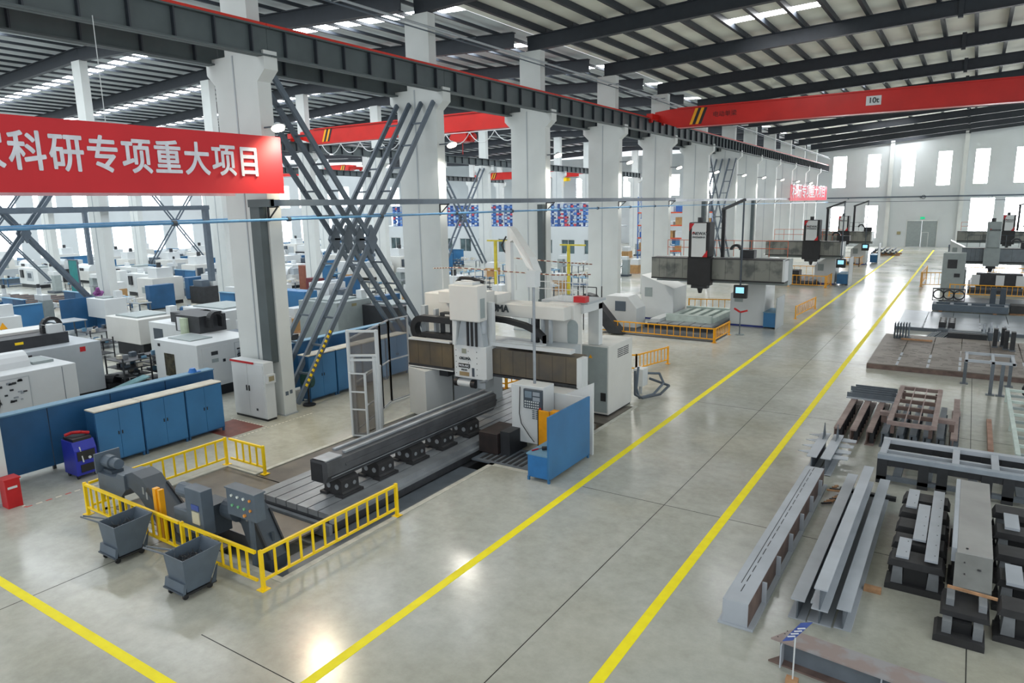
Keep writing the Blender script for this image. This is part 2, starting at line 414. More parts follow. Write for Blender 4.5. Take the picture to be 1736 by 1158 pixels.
for k in range(33): purlin(-23-k*1.65, -3, 120, .12, .15)
for k in range(8): purlin(-79-k*3.2, 30, 120, .12, .2)
def sheet(name, Xa, Xb, m, y0=-3, y1=125, up=1.1, ny=None):
    b = MB(); ys = [y0]+[y for y in (50,) if y0 < y < y1]+[y1]
    for a, c in zip(ys, ys[1:]):
        b.add([(Xa, a, roofz(Xa+1e-4, a)+up), (Xb, a, roofz(Xb-1e-4, a)+up), (Xb, c, roofz(Xb-1e-4, c)+up), (Xa, c, roofz(Xa+1e-4, c)+up)], [(0, 1, 2, 3)])
    return b.out(name, m, ceil)
# roof sheets with skylight bands between each pair of rafters
SK = []
for i in range(len(RY)-1):
    a, c = RY[i], RY[i+1]; m_ = a+(c-a)*.74
    w = 1.0
    if i % 3 != 1: sheet('roof_sheet', -22, 14, panel, a, c); continue
    m_ = a+(c-a)*.66
    sheet('roof_sheet', -22, 14, panel, a, m_-w/2); sheet('roof_sheet', -22, 14, panel, m_+w/2, c)
    sheet('roof_sheet', -22, -12.6, panel, m_-w/2, m_+w/2); sheet('roof_sheet', -7.6, 14, panel, m_-w/2, m_+w/2)
    SK.append(sheet('skylight', -12.6, -7.6, skyb, m_-w/2, m_+w/2))
for (xa, xb) in ((-49.5, -22), (-77.5, -49.5), (-105, -77.5)):
    ly = -3
    for Y in [11.5, 20.3, 29.5, 38.7, 47.8, 56.7, 65.7, 74.7, 83.7, 92.7, 101.7, 110.7]:
        sheet('roof_sheet', xa, xb, panel_l, ly, Y-.5); ly = Y+.5
        sheet('skylight', xa, xb, skym, Y-.5, Y+.5)
    sheet('roof_sheet', xa, xb, panel_l, ly, 125)

# ------------------------------------------------------------------ end wall with windows
def wall_open(name, pl, u0, u1, v0, v1, opens, m, axis='y', th=.3, label=None):
    """wall in the plane y=pl (axis y) or x=pl with rectangular openings cut through"""
    us = sorted({u0, u1}|{o[0] for o in opens}|{o[1] for o in opens}); vs = sorted({v0, v1}|{o[2] for o in opens}|{o[3] for o in opens})
    b = MB()
    for i in range(len(us)-1):
        for j in range(len(vs)-1):
            uc, vc = (us[i]+us[i+1])/2, (vs[j]+vs[j+1])/2
            if any(o[0] < uc < o[1] and o[2] < vc < o[3] for o in opens): continue
            if axis == 'y': b.box(us[i], us[i+1], pl, pl+th, vs[j], vs[j+1])
            else: b.box(pl-th, pl, us[i], us[i+1], vs[j], vs[j+1])
    return b.out(name, m, label=label, kind='structure')
EW = 125.0
ups = [(-19.6, -17.6, 9.2, 14.1), (-14.65, -12.8, 9.2, 14.2), (-9.95, -8.1, 9.2, 14.2), (-5.2, -3.4, 9.2, 14.2), (-.55, 1.25, 9.3, 14.3), (4.3, 6.2, 9.3, 14.3), (9, 11, 9.3, 14.3)]
lows = [(-19.5, -17.4, 1.3, 6.3), (-14.5, -12.7, 1.3, 6.4), (-.6, 2.4, 2.2, 7.3), (3.6, 8.2, 2.2, 7.3)]
doorr = (-8.5, -4.5, 0, 4.0)
wall_open('wall_far', EW, -22, 16, 0, 18.5, ups+lows+[doorr], wallp, label='white end wall of the hall with tall bright windows')
def window(n, pl, o, axis='y', mull=1, label=None, dep=.12):
    w = struct('window_%d' % n, label); x0, x1, z0, z1 = o
    def bx(b, a0, a1, d0, d1, c0, c1):
        return b.box(a0, a1, pl+d0, pl+d1, c0, c1) if axis == 'y' else b.box(pl-d1, pl-d0, a0, a1, c0, c1)
    bx(MB(), x0+.02, x1-.02, .16, .18, z0+.02, z1-.02).out('pane', windowm if axis == 'y' else windowl, w)
    b = MB(); t = .05
    bx(b, x0, x0+t, .06, .15, z0, z1); bx(b, x1-t, x1, .06, .15, z0, z1); bx(b, x0, x1, .06, .15, z0, z0+t); bx(b, x0, x1, .06, .15, z1-t, z1)
    for i in range(mull):
        xm = x0+(x1-x0)*(i+1)/(mull+1); bx(b, xm-.025, xm+.025, .06, .15, z0, z1)
    b.out('window_frame', mw, w)
nw = 1
for o in ups+lows:
    window(nw, EW, o, mull=1 if o[1]-o[0] < 2.6 else 3, label='tall bright window in the end wall'); nw += 1
for n, X in enumerate((-11.3, -1.75, 7.5)):
    MB().box(X-.28, X+.28, EW-.45, EW, 0, roofz(X, 124)+.3).out('trim_%d' % (n+1), white, label='white pilaster on the end wall', kind='structure')
d1 = struct('door_1', 'large grey factory door with a wicket door in the end wall')
MB().box(-8.5, -6.55, EW+.03, EW+.1, .02, 3.98).out('door_leaf', mgr, d1); MB().box(-6.5, -4.5, EW+.03, EW+.1, .02, 3.98).out('door_leaf', mgr, d1)
MB().box(-8.6, -8.5, EW-.06, EW+.1, 0, 4.1).box(-4.5, -4.4, EW-.06, EW+.1, 0, 4.1).box(-8.6, -4.4, EW-.06, EW+.1, 4, 4.1).out('door_frame', white, d1)
MB().box(-6.45, -6.38, EW-.03, EW+.03, .02, 2.25).box(-5.62, -5.55, EW-.03, EW+.03, .02, 2.25).box(-6.45, -5.55, EW-.03, EW+.03, 2.2, 2.27).out('wicket_frame', white, d1)
MB().box(-6.36, -5.64, EW-.01, EW+.03, .04, 2.18).out('wicket_door', mgr, d1)
g = thing('exit_sign', 'small green lit exit sign over the grey far door', 'exit sign', (-6.5, EW-.05, 4.4))
MB().box(-6.8, -6.2, EW-.1, EW-.02, 4.25, 4.55).out('sign_box', exitg, g)
g = MB().box(-9.8, -9.3, EW-.1, EW-.02, 1.9, 2.35).out('notice_board', mat('notice_tan', (150, 146, 110), .6)); tag(g, 'small tan notice board left of the far door', 'notice board')

# left-bay end wall, far left wall
lu = [(x, x+2.0, 8.6, 12.4) for x in (-47, -41, -35, -29, -76, -71, -66, -61, -56)]
wall_open('wall_far_left', EW, -112, -22, 0, 16, lu, wallp, label='end wall of the left bays with upper windows')
for o in lu: window(nw, EW, o, label='bright upper window in the end wall of the left bays'); nw += 1
fw = []
for k in range(22):
    y = 20+k*4.9; fw += [(y, y+2.9, 1.6, 5.6), (y, y+2.9, 7.6, 11.6)]
wall_open('wall_left', -104, -12, 125.3, 0, 15.5, fw, wallp, axis='x', label='far left outer wall with two rows of bright windows')
for o in fw: window(nw, -104, o, axis='x', mull=1, label='bright window in the far left wall'); nw += 1
# big white partition above the office block

# ------------------------------------------------------------------ bridge cranes
def crane(label, X0, X1, Y, zb, zt, stripe_side=0, txt='', plate_txt=None, festoon=False, group=None):
    g = thing('bridge_crane', label, 'crane', ((X0+X1)/2, Y, zb), group)
    L = X1-X0; e = 1.9
    prof = [(X0+.2, zt-.75), (X0+.2, zt-.15), (X0+e*.6, zt-.05), (X0+e+.5, zt), (X1-e-.5, zt), (X1-e*.6, zt-.05), (X1-.2, zt-.15), (X1-.2, zt-.75), (X1-e, zb), (X0+e, zb)]
    MB().pris([(x, Y-.3, z) for x, z in prof], (0, .6, 0)).out('girder', redp, g)
    MB().box(X0+e, X1-e, Y-.42, Y+.42, zb-.04, zb).out('bottom_flange', redp, g)
    MB().bar((X0+e, Y-.34, zt-.02), (X1-e, Y-.34, zt-.02), .08).out('top_flange', redp, g)
    for x in (X0+.25, X1-.25):
        b = MB().box(x-.22, x+.22, Y-1.5, Y+1.5, zt-.75, zt-.35); b.tube((x-.1, Y-1.2, zt-.78), (x+.1, Y-1.2, zt-.78), .18, 12); b.tube((x-.1, Y+1.2, zt-.78), (x+.1, Y+1.2, zt-.78), .18, 12)
        b.out('end_carriage', redp, g)
    for s, x in ((1, X0+e+.9),) + (((-1, X1-e-1.2),) if stripe_side else ()):
        for k in range(4):
            xx = x+k*.22
            MB().pris([(xx, Y-.306, zb+.12), (xx+.2, Y-.306, zb+.12), (xx+.62, Y-.306, zt-.1), (xx+.42, Y-.306, zt-.1)], (0, -.005, 0)).out('hazard_stripe', yel2 if k % 2 == 0 else blk, g)
    if txt: text(txt, .42, mat('dark_letters', (90, 24, 22), .5), g, (X0+e+3.4, Y-.31, (zb+zt)/2), FY)
    if plate_txt:
        MB().box(-10.6+4.3, -9.75+4.3, Y-.33, Y-.305, zb+.42, zb+.98).out('load_plate', mw, g)
        text(plate_txt, .45, txtk, g, (-10.17+4.3, Y-.34, zb+.7), FY, off=.01)
    MB().bar((X0+2, Y-.5, zb-.16), (X1-2, Y-.5, zb-.16), .05).out('cable_track', mw if festoon else blk, g)
    if festoon:
        n = 9; xs = [X0+3+k*(L-6)/n for k in range(n+1)]
        for a, c in zip(xs, xs[1:]):
            pts = [(a+(c-a)*t/8, Y-.5, zb-.18-.75*(1-((t-4)/4)**2)) for t in range(9)]
            MB().path(pts, .03, 5).out('festoon_cable', mw, g)
    b = MB().box(X1-9, X1-7.6, Y-.5, Y+.5, zb-.75, zb-.1); b.tube((X1-9.3, Y, zb-.45), (X1-7.2, Y, zb-.45), .25, 12); b.tube((X1-8.3, Y, zb-.8), (X1-8.3, Y, zb-1.6), .03)
    b.out('hoist_trolley', yel if not festoon else redp, g)
    return g
crane('red overhead bridge crane in the main hall with a small load plate', -20.45, 13, 51, 12.78, 14.1, txt='电动单梁', plate_txt='10t')
crane('red bridge crane in the left bay with white looping cables', -48.4, -23.1, 42, 12.75, 13.95, 0, festoon=True)
crane('small distant red bridge crane, left of the two far ones', -103, -78.4, 78, 12.7, 13.9, 1)
crane('small distant red bridge crane, right of the two far ones', -76.4, -50.5, 107, 12.0, 13.2, 1)

# ------------------------------------------------------------------ banners
g = thing('banner', 'large red banner with white Chinese lettering hung between crane columns', 'banner', (-19.9, 8, 8))
MB().box(-19.93, -19.9, 1.5, 16.35, 8.02, 9.88).out('banner_cloth', banner, g)
MB().bar((-19.92, 1.5, 7.98), (-19.92, 14.4, 7.98), .06, .08).out('bottom_bar', mat('banner_bar', (196, 150, 156), .5), g)
chs = '国家科研专项重大项目'
for i, ch in enumerate(chs):
    y = 8.55+(i-2)*.925
    o = text(ch, 1.02, txtw, g, (-19.885, y, 8.97), FX, 'character', .006, .022, .86)
MB().tube((-19.95, 10.6, 9.85), (-19.95, 10.6, 12.6), .012, 5).out('hanging_wire', mw, g)
MB().tube((-19.95, 3.6, 9.85), (-19.95, 3.6, 12.6), .012, 5).out('hanging_wire', mw, g)
g = thing('banner', 'distant red banner with white lettering near the end wall', 'banner', (-19.9, 96, 7.3))
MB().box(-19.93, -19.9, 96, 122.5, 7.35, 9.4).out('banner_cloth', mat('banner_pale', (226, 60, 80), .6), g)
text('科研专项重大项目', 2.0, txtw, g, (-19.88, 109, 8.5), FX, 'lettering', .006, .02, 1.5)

# ------------------------------------------------------------------ cable tray, pipe, floodlights, brackets
g = thing('cable_tray', 'long grey cable tray along the aisle columns at eye height', 'cable tray', (-20.25, 16, 7.7))
MB().box(-21.25, -20.1, 15.84, 16.04, 7.58, 7.84).out('tray_corner', steel_k, g)
MB().box(-20.36, -20.1, 15.9, 55, 7.60, 7.82).out('tray', gm, g); MB().box(-20.36, -20.1, 55, 124.5, 7.52, 7.72).out('tray', prim, g)
for k, Y in enumerate(CY[1:]):
    b = MB(); z = 7.58; b.bar((-20.62, Y-.03, z), (-20.05, Y-.03, z), .05, .06); b.bar((-20.6, Y-.03, z-.5), (-20.6, Y-.03, z), .05, .06); b.bar((-20.58, Y-.03, z-.42), (-20.12, Y-.03, z-.03), .04)
    b.out('tray_bracket', blk, g)
g = thing('compressed_air_pipe', 'thin blue air pipe running along the column row under the tray', 'pipe', (-19.85, 0, 7.15))
MB().tube((-19.85, 0, 7.12), (-19.85, 50, 7.22), .045, 8).tube((-19.85, 50, 7.22), (-19.85, 124, 7.0), .04, 6).out('pipe', pipeb, g)
for Y in (6.7, 12.2, 16.4, 21, 25.9, 30.6, 35.6, 40.5, 45.5, 50):
    MB().tube((-19.85, Y-.06, 7.12+Y*.002), (-19.85, Y+.06, 7.12+Y*.002), .085, 8).out('pipe_clamp', gm_d, g)
for k, Y in enumerate(CY[1:12]):
    z = 10.12*drop(Y)
    g = thing('floodlight', 'glowing round floodlight on the crane column '+ordn[k+1], 'lamp', (-20.6, Y, z), 'floodlights on the aisle columns')
    MB().bar((-20.6, Y+.1, z+.12), (-20.05, Y+.1, z+.12), .05).out('lamp_arm', gm_d, g)
    MB().tube((-19.95, Y+.1, z+.2), (-19.88, Y+.08, z+.06), .1, 14, .24).out('lamp_housing', mg, g)
    MB().tube((-19.88, Y+.08, z+.06), (-19.86, Y+.075, z+.0), .22, 14, .2).out('lamp_lens', lampm, g)
    ld = bpy.data.lights.new('lamp_light', 'SPOT'); ld.energy = 800 if k else 1100; ld.spot_blend = .7; ld.color = (1, .86, .62) if k == 0 else (1, .94, .84); ld.spot_size = math.radians(150); ld.shadow_soft_size = .3
    lo = bpy.data.objects.new('lamp_light', ld); COL.objects.link(lo); lo.parent = g; lo.location = (.78 if k else 1.0, .05, -.12); lo.rotation_euler = (0, math.radians(-12), 0)
g = thing('cable_tray', 'thin dark tray and pipe running across the end wall above the door', 'cable tray', (-19, 124.5, 7.6))
MB().box(-20.3, 14, 124.3, 124.5, 7.5, 7.72).out('tray', gm, g); MB().tube((-20.3, 124.4, 6.95), (14, 124.4, 6.95), .05, 6).out('pipe', prim_d, g)
for x in (-17, -7, 2, 11): MB().box(x-.05, x+.05, 124.3, 125, 7.4, 7.5).out('tray_bracket', gm_d, g)
MB().ring((-6.6, 7.55), .22, .3, 124.15, 124.28, 16).out('ring_gauge', gm_d, g)
# left bays: trays with drops, blue pipes
for (X, y0, y1, z, nm) in ((-49.2, 2, 32.6, 7.55, 'second'), (-77.0, 20, 37.5, 7.5, 'third')):
    g = thing('cable_tray', 'grey cable tray with a drop leg on the %s column row' % nm, 'cable tray', (X+.7, y0, z))
    MB().box(X+.6, X+.9, y0, y1, z, z+.32).out('tray', gm, g); MB().box(X+.55, X+.95, y1-.45, y1-.1, 2.2, z).out('drop_duct', gm, g)
g = thing('compressed_air_pipe', 'pale blue air pipe on the second column row', 'pipe', (-48.6, 2, 6.9))
MB().tube((-48.6, 2, 6.7), (-48.6, 60, 6.9), .06, 6).out('pipe', pipeb, g)

# ------------------------------------------------------------------ yellow railings
def railing(p0, p1, label, h=.8, n=8, m=None, posts=(1, 1), cat='railing', group=None):
    m = m or yel; p0 = Vector((*p0, 0)); p1 = Vector((*p1, 0)); g = thing('guard_railing', label, cat, p0, group); u = Vector((0, 0, 1))
    for z, w in ((h, .06), (.2, .05)):
        MB().bar(p0+u*z, p1+u*z, w).out('rail_bar', m, g)
    for i, on in ((0, posts[0]), (1, posts[1])):
        if on:
            q = (p0, p1)[i]
            MB().box(q.x-.035, q.x+.035, q.y-.035, q.y+.035, .012, h+.05).out('post', m, g)
            MB().box(q.x-.1, q.x+.1, q.y-.1, q.y+.1, 0, .015).out('foot_plate', m, g)
    d = (p1-p0)
    for i in range(1, n):
        q = p0+d*(i/n); MB().bar(q+u*.2, q+u*h, .028, .05).out('baluster', m, g)
    return g
railing((-11.3, 8.0), (-11.3, 11.95), 'yellow railing on the aisle side of the near pit', n=12)
railing((-13.9, 7.95), (-11.4, 7.95), 'front yellow railing section at the near corner, behind the right scrap bin', n=9, posts=(1, 0))
railing((-18.15, 8.0), (-14.0, 7.95), 'front yellow railing section behind the left scrap bin', n=15, posts=(1, 0))
railing((-18.15, 8.1), (-18.15, 12.0), 'long yellow railing on the far side of the pit before the blue cabinets', n=12, posts=(0, 1))
railing((-18.05, 12.08), (-16.5, 12.08), 'short yellow railing beside the pit step', n=5, posts=(0, 1))
g = thing('conveyor_stand', 'yellow double post standing beside the left chip conveyor', 'post', (-15.2, 8.2, 0))
MB().box(-15.3, -15.18, 8.15, 8.27, 0, 1.25).out('post', yel2, g); MB().box(-15.1, -15.02, 8.15, 8.27, 0, 1.25).out('post', yel2, g)
railing((-13.9, 28.0), (-12.1, 28.66), 'amber railing behind the tall machine cabinet, near run', n=8, m=yel2)
railing((-12.1, 28.66), (-11.5, 31.0), 'amber railing behind the tall machine cabinet, aisle run', n=9, m=yel2)
railing((-17.2, 23.25), (-15.7, 23.5), 'amber railing seen under the machine crossbeam, near run', n=5, m=yel2, h=.62)
railing((-15.7, 23.55), (-15.4, 25.4), 'amber railing seen under the machine crossbeam, run going back', n=6, m=yel2, h=.62)
railing((-12.6, 26.2), (-12.0, 24.5), 'amber railing seen between machine column and cabinet', n=6, m=yel2)
railing((-17.9, 36.9), (-11.15, 36.9), 'long amber railing in front of the second gantry machine', n=18, m=yel2, h=.76)
railing((-11.1, 36.95), (-11.1, 39.6), 'short amber railing right of the second machine table', n=9, m=yel2, h=.76)
railing((-18.4, 37.2), (-18.4, 43.5), 'amber railing left of the second machine table', n=14, m=yel2, h=.9)
railing((-15.5, 45.5), (-12.2, 46.5), 'amber railing behind the second machine under its beam', n=9, m=yel2, h=1.1)
railing((-9.0, 47), (-8.7, 52), 'amber railing beyond the blue workbench of the second machine', n=12, m=yel2)
railing((-13.2, 65), (-10.2, 64.9), 'amber railing in front of the third gantry machine', n=9, m=yel2, h=1.0)
railing((-10.1, 64.9), (-10.1, 67.4), 'short amber railing right of the third machine table', n=6, m=yel2, h=1.0)
railing((-16.5, 72.5), (-12.2, 73.5), 'amber railing behind the third gantry machine', n=8, m=yel2, h=1.1)
railing((-12.4, 86.9), (-10.3, 87.1), 'small amber railing before the farthest left gantry machine', n=5, m=yel2, h=1.0)
railing((-10.3, 87.1), (-10.2, 91.5), 'tiny amber railing beside the farthest left gantry machine', n=6, m=yel2, h=1.0)
railing((-1.05, 63.3), (4.2, 63.4), 'amber railing in front of the near right-side machine', n=16, m=yel2, h=.9)
railing((-3.2, 69), (-1.7, 69.6), 'amber railing left of the grey right-side machine column', n=5, m=yel2, h=1.2)
railing((-3.3, 69), (-3.2, 76), 'amber railing running away from the grey machine column', n=7, m=yel2, h=1.2)
railing((-.6, 77), (4.5, 77.2), 'amber railing behind the near right-side machine', n=12, m=yel2, h=1.1)
railing((-.3, 83), (5, 83.2), 'amber railing between the two right-side machines', n=12, m=yel2, h=1.1)

# ------------------------------------------------------------------ near pit: cover plates, table, workpiece
pit = struct('trim_9', 'steel plates and channels covering the machine pit')
def pl(x0, x1, y0, y1, z0, z1, m=None, nm='cover_plate', lab=None): return MB().box(x0, x1, y0, y1, z0, z1).out(nm, m or plate, pit, lab)
pl(-17.95, -15.45, 8.55, 11.85, -.06, -.01); pl(-16.65, -15.4, 11.9, 16.0, -.06, -.01); pl(-16.65, -15.9, 16.05, 18.2, -.06, -.01)
pl(-15.42, -12.5, 9.3, 10.55, -.06, -.01); pl(-15.3, -14.0, 8.55, 9.25, -.30, -.25); pl(-12.3, -11.45, 8.6, 15.9, -.28, -.22, prim_d)
pl(-12.1, -10.1, 16.15, 17.6, -.06, -.01, prim_d); pl(-11.3, -10.1, 21.2, 23.5, -.06, -.01)
for k in range(8): pl(-11.9+k*.2, -11.8+k*.2, 16.3, 17.4, -.01, .0, blk2, 'grating_bar')
pl(-15.4, -12.5, 9.28, 9.3, -.25, .02, metal_d, 'edge_angle')
g = thing('machine_table', 'long T-slotted steel machine table lying in the near pit', 'machine table', (-13.7, 10.8, -.3))
x0, x1, ya, yb = -15.1, -12.38, 10.75, 23.0
sl = [x0, -14.75, -14.35, -13.95, -13.55, -13.15, -12.78, x1]
for a, c in zip(sl, sl[1:]): MB().box(a+.02, c-.02, ya, yb, .1, .25).out('table_slat', tbl, g)
MB().box(x0+.03, x1-.03, ya+.03, yb, -.25, .1).out('table_bed', metal_d, g)
MB().box(x1-.02, x1+.1, ya, yb, .02, .1).out('side_ledge', tbl, g)
MB().box(x0-.1, x1+.1, ya-.12, ya-.02, -.3, .02).out('end_channel', metal, g)
MB().box(x0-.35, x0-.12, 10.9, 20, -.05, .04).out('side_cover', metal_d, g)
MB().box(x0-.05, x1+.25, 11, yb, -.5, -.25).out('bed_base', blk2, g)
# workpiece: long grey guideway beam on six blocks
def guide(label, x0, x1, y0, y1, zb, zt):
    g = thing('guideway_beam', label, 'steel workpiece', ((x0+x1)/2, y0, zb)); w = x1-x0
    MB().pris([(x0, y0, zb), (x1-.12, y0, zb), (x1-.12, y0, zb+.02), (x1, y0, zb+.2), (x1, y0, zt-.05), (x1-.12, y0, zt), (x0+.1, y0, zt), (x0, y0, zt-.05)], (0, y1-y0, 0)).out('beam_body', metal_d, g)
    for x in (x0+.06, x1-.2): MB().box(x, x+.1, y0+.7, y1, zt, zt+.05).out('guide_rail', metal, g)
    MB().box(x1, x1+.03, y0+.6, y1, zb+.32, zb+.38).out('side_rib', metal_d, g); MB().box(x1, x1+.015, y0+.1, y1, zb+.14, zb+.16).out('side_rib', metal, g)
    MB().box(x0+.02, x1-.2, y0-.01, y0+.02, zb+.02, zt-.1).out('end_face', blk2, g)
    MB().pris([(x0+.1, y0, zt-.02), (x1-.05, y0, zt-.02), (x1-.05, y0+.55, zt-.02), (x0+.1, y0+.55, zt-.02)], (0, 0, .03)).out('end_pad', metal, g)
    return g
guide('long dark steel guideway beam clamped on black blocks over the table', -13.52, -12.9, 11.25, 18.7, .72, 1.32)
blkp = thing('support_block', '', 'support block', (0, 0, 0))
b = MB(); b.pris([(-.36, -.3, 0), (.36, -.3, 0), (.36, -.3, .08), (.32, -.3, .12), (.32, -.3, .4), (.22, -.3, .47), (-.22, -.3, .47), (-.32, -.3, .4), (-.32, -.3, .12), (-.36, -.3, .08)], (0, .6, 0)); b.out('block_body', cast, blkp)
for s in (-1, 1):
    MB().box(s*.28-.13, s*.28+.13, -.38, .38, 0, .07).out('block_foot', cast, blkp)
    MB().tube((s*.15, -.315, .24), (s*.15, -.295, .24), .07, 12).out('bore', metal, blkp)
    MB().tube((.322, s*.14, .26), (.335, s*.14, .26), .055, 10).out('bore', metal, blkp)
MB().box(-.2, .2, -.25, -.1, .43, .47).out('clamp_plate', blk2, blkp)
index_children(); used = {}
words = ['nearest the front end of the table', 'second from the front of the table', 'third from the front of the table', 'fourth from the front, before the middle gap', 'fifth from the front of the table', 'deepest, close to the control cabinet']
for k, y in enumerate((11.95, 13.3, 14.65, 16.0, 17.35)):
    place(blkp, used, (-13.2, y, .25), 0, 'black cast support block under the guideway beam, '+words[k if k < 4 else 5], 'support blocks under the guideway beam')

# ------------------------------------------------------------------ chip conveyors, bins, control box
def chute(g, x0, x1, y0, y1, zt):
    """hump-backed conveyor trough running down towards +X"""
    prof = [(x0, zt-.05), (x0+.35, zt+.08), (x0+.75, zt), (x0+1.0, zt-.22), (x1, .1), (x1-.1, -.3), (x1-.5, -.3), (x0+.55, zt-.5), (x0+.2, zt-.35), (x0, zt-.35)]
    MB().pris([(x, y0, z) for x, z in prof], (0, y1-y0, 0)).out('inclined_chute', gm_d, g)
    for y in (y0-.02, y1-.02): MB().bar((x0+.98, y, zt-.2), (x1, y, .12), .04, .1).out('chute_edge', blk2, g)
    for k in range(2): MB().box(x0+.75+k*.14, x0+.82+k*.14, y0-.012, y0, zt-.38-k*.1, zt-.2-k*.1).out('label_plate', metal, g)
    MB().bar((x0+1.3, (y0+y1)/2, -.4), (x0+1.3, (y0+y1)/2, .6), .06).out('support_leg', gm_d, g)
g = thing('chip_conveyor', 'grey chip conveyor with flanged motor standing beside the left scrap bin', 'chip conveyor', (-17.3, 8.3, 0))
MB().pris([(-17.95, 8.25, 1.08), (-17.95, 8.25, .62), (-17.6, 8.25, .42), (-16.95, 8.25, .62), (-16.7, 8.25, .85), (-16.7, 8.25, 1.22), (-17.0, 8.25, 1.22), (-17.1, 8.25, 1.08)], (0, .62, 0)).out('discharge_hood', gm, g)
MB().box(-17.98, -17.93, 8.22, 8.85, 1.05, 1.55).out('motor_plate', gm, g)
MB().tube((-17.93, 8.5, 1.32), (-17.6, 8.5, 1.32), .17, 16).tube((-17.6, 8.5, 1.32), (-17.35, 8.5, 1.32), .13, 16).out('motor', gm, g); MB().box(-17.85, -17.45, 8.35, 8.65, 1.08, 1.16).out('motor_foot', gm_d, g)
MB().bar((-17.5, 8.55, 0), (-17.5, 8.55, .5), .08).out('support_leg', gm_d, g)
chute(g, -16.75, -14.45, 8.3, 8.8, 1.28)
g = thing('chip_conveyor', 'grey chip conveyor with tall gear case behind the right scrap bin', 'chip conveyor', (-13.8, 8.2, 0))
MB().box(-13.95, -13.35, 8.12, 8.4, .55, 1.58).out('gear_case', gm, g, bev=.01)
MB().box(-14.6, -14.05, 8.2, 8.75, .3, .95).out('side_case', gm, g, bev=.03); MB().tube((-14.5, 8.4, 1.32), (-13.95, 8.4, 1.32), .17, 16).out('motor', gm, g); MB().box(-14.05, -13.5, 8.42, 8.9, .4, 1.1).out('discharge_hood', gm_d, g)
MB().box(-13.72, -13.46, 8.1, 8.12, .8, 1.08).out('rating_plate', mat('plate_cream', (196, 190, 166), .6), g); MB().box(-13.72, -13.46, 8.1, 8.12, 1.12, 1.24).out('rating_plate', signb, g)
MB().tube((-13.34, 8.75, 1.0), (-12.95, 8.75, 1.0), .24, 18).out('drum', gm_d, g); MB().bar((-14.3, 8.5, 0), (-14.3, 8.5, .32), .08).out('support_leg', gm_d, g)
chute(g, -13.5, -12.0, 8.75, 9.2, 1.2)
g = thing('control_box', 'grey push-button box on a post beside the right chip conveyor', 'control box', (-12.35, 8.55, 0))
MB().box(-12.34, -12.26, 8.52, 8.6, -.05, 1.1).out('post', gm, g)
MB().box(-12.9, -11.95, 8.43, 8.68, 1.08, 1.68).out('box_body', gm, g, bev=.015)
MB().box(-12.92, -11.93, 8.41, 8.7, 1.68, 1.71).out('box_lid', gm, g)
btn = [mat('btn_white', (220, 226, 220), .4), mat('btn_amber', (226, 150, 70), .4), mat('btn_green', (120, 190, 140), .4)]
for r in range(2):
    for c in range(4):
        x = -12.7+c*.2; z = 1.55-r*.22
        MB().tube((x, 8.43, z), (x, 8.40, z), .03, 10).out('push_button', btn[1 if c == 3 else (0 if r == 0 else 2)], g)
MB().tube((-12.3, 8.43, 1.18), (-12.3, 8.39, 1.18), .035, 10).out('stop_button', btn[1], g)
def bin_(label, x0, y0):
    """tipping hopper: near-vertical front, sloping back, towing bars to the left; x0,y0 = front left top corner"""
    g = thing('scrap_bin', label, 'scrap bin', (x0+.32, y0+.35, 0)); W_, Lh = .66, .86; zb, zt = .16, .86
    lo = [(x0+.05, y0+.06, zb), (x0+W_-.06, y0+.06, zb), (x0+W_-.06, y0+.56, zb), (x0+.05, y0+.56, zb)]
    hi = [(x0, y0, zt), (x0+W_, y0, zt), (x0+W_, y0+Lh, zt+.03), (x0, y0+Lh, zt+.03)]
    c = (x0+W_/2, y0+.35); sh = lambda p, t, z: (p[0]+(c[0]-p[0])*t, p[1]+(c[1]-p[1])*t, z)
    li = [sh(p, .07, zb+.03) for p in lo]; hi2 = [sh(p, .05, p[2]) for p in hi]
    f = [(3, 2, 1, 0), (8, 9, 10, 11)]
    for i in range(4):
        j = (i+1) % 4; f += [(i, j, 4+j, 4+i), (8+j, 8+i, 12+i, 12+j), (4+i, 4+j, 12+j, 12+i)]
    MB().add(lo+hi+li+hi2, f).out('hopper', gm, g)
    for k in (0, .1): MB().bar((x0+.04, y0+.02+k*2, zt-.02), (x0-.52, y0-.1+k*.6, zt+.03), .025, .03).out('handle_arm', prim_d, g)
    MB().pris([(x0-.02, y0-.04, .14), (x0+W_-.04, y0-.04, .14), (x0+W_-.04, y0-.0, .36), (x0-.02, y0-.0, .36)], (0, .06, 0)).out('front_step', gm, g)
    MB().bar((x0-.02, y0-.05, .17), (x0+W_-.04, y0-.05, .17), .03).out('front_lip', gm_d, g)
    MB().pris([(x0+W_-.04, y0+.66, .14), (x0+W_-.04, y0+.56, .14), (x0+W_-.02, y0+.72, .5)], (.03, 0, 0)).out('side_bracket', gm_d, g)
    MB().box(x0-.02, x0+W_-.02, y0-.02, y0+.68, .11, .15).out('chassis', blk, g)
    for sx in (.06, W_-.12):
        for sy in (.05, .58): MB().tube((x0+sx-.02, y0+sy, .06), (x0+sx+.02, y0+sy, .06), .06, 12).out('caster', blk, g)
    b = MB()
    for k in range(110):
        a = (x0+random.uniform(.1, W_-.12), y0+random.uniform(.12, Lh-.25), .6+random.uniform(0, .12)); d = (random.uniform(-.1, .1), random.uniform(-.1, .1), random.uniform(-.03, .09))
        b.bar(a, (a[0]+d[0], a[1]+d[1], a[2]+d[2]+.01), .007, .01)
    b.box(x0+.08, x0+W_-.1, y0+.1, y0+.66, .3, .6); b.out('metal_chips', metal_d, g, kind='stuff')
    return g
bin_('grey wheeled scrap bin full of metal chips, left one of the two', -15.48, 6.98)
bin_('grey wheeled scrap bin of metal chips, right one near the railing corner', -12.85, 6.9)

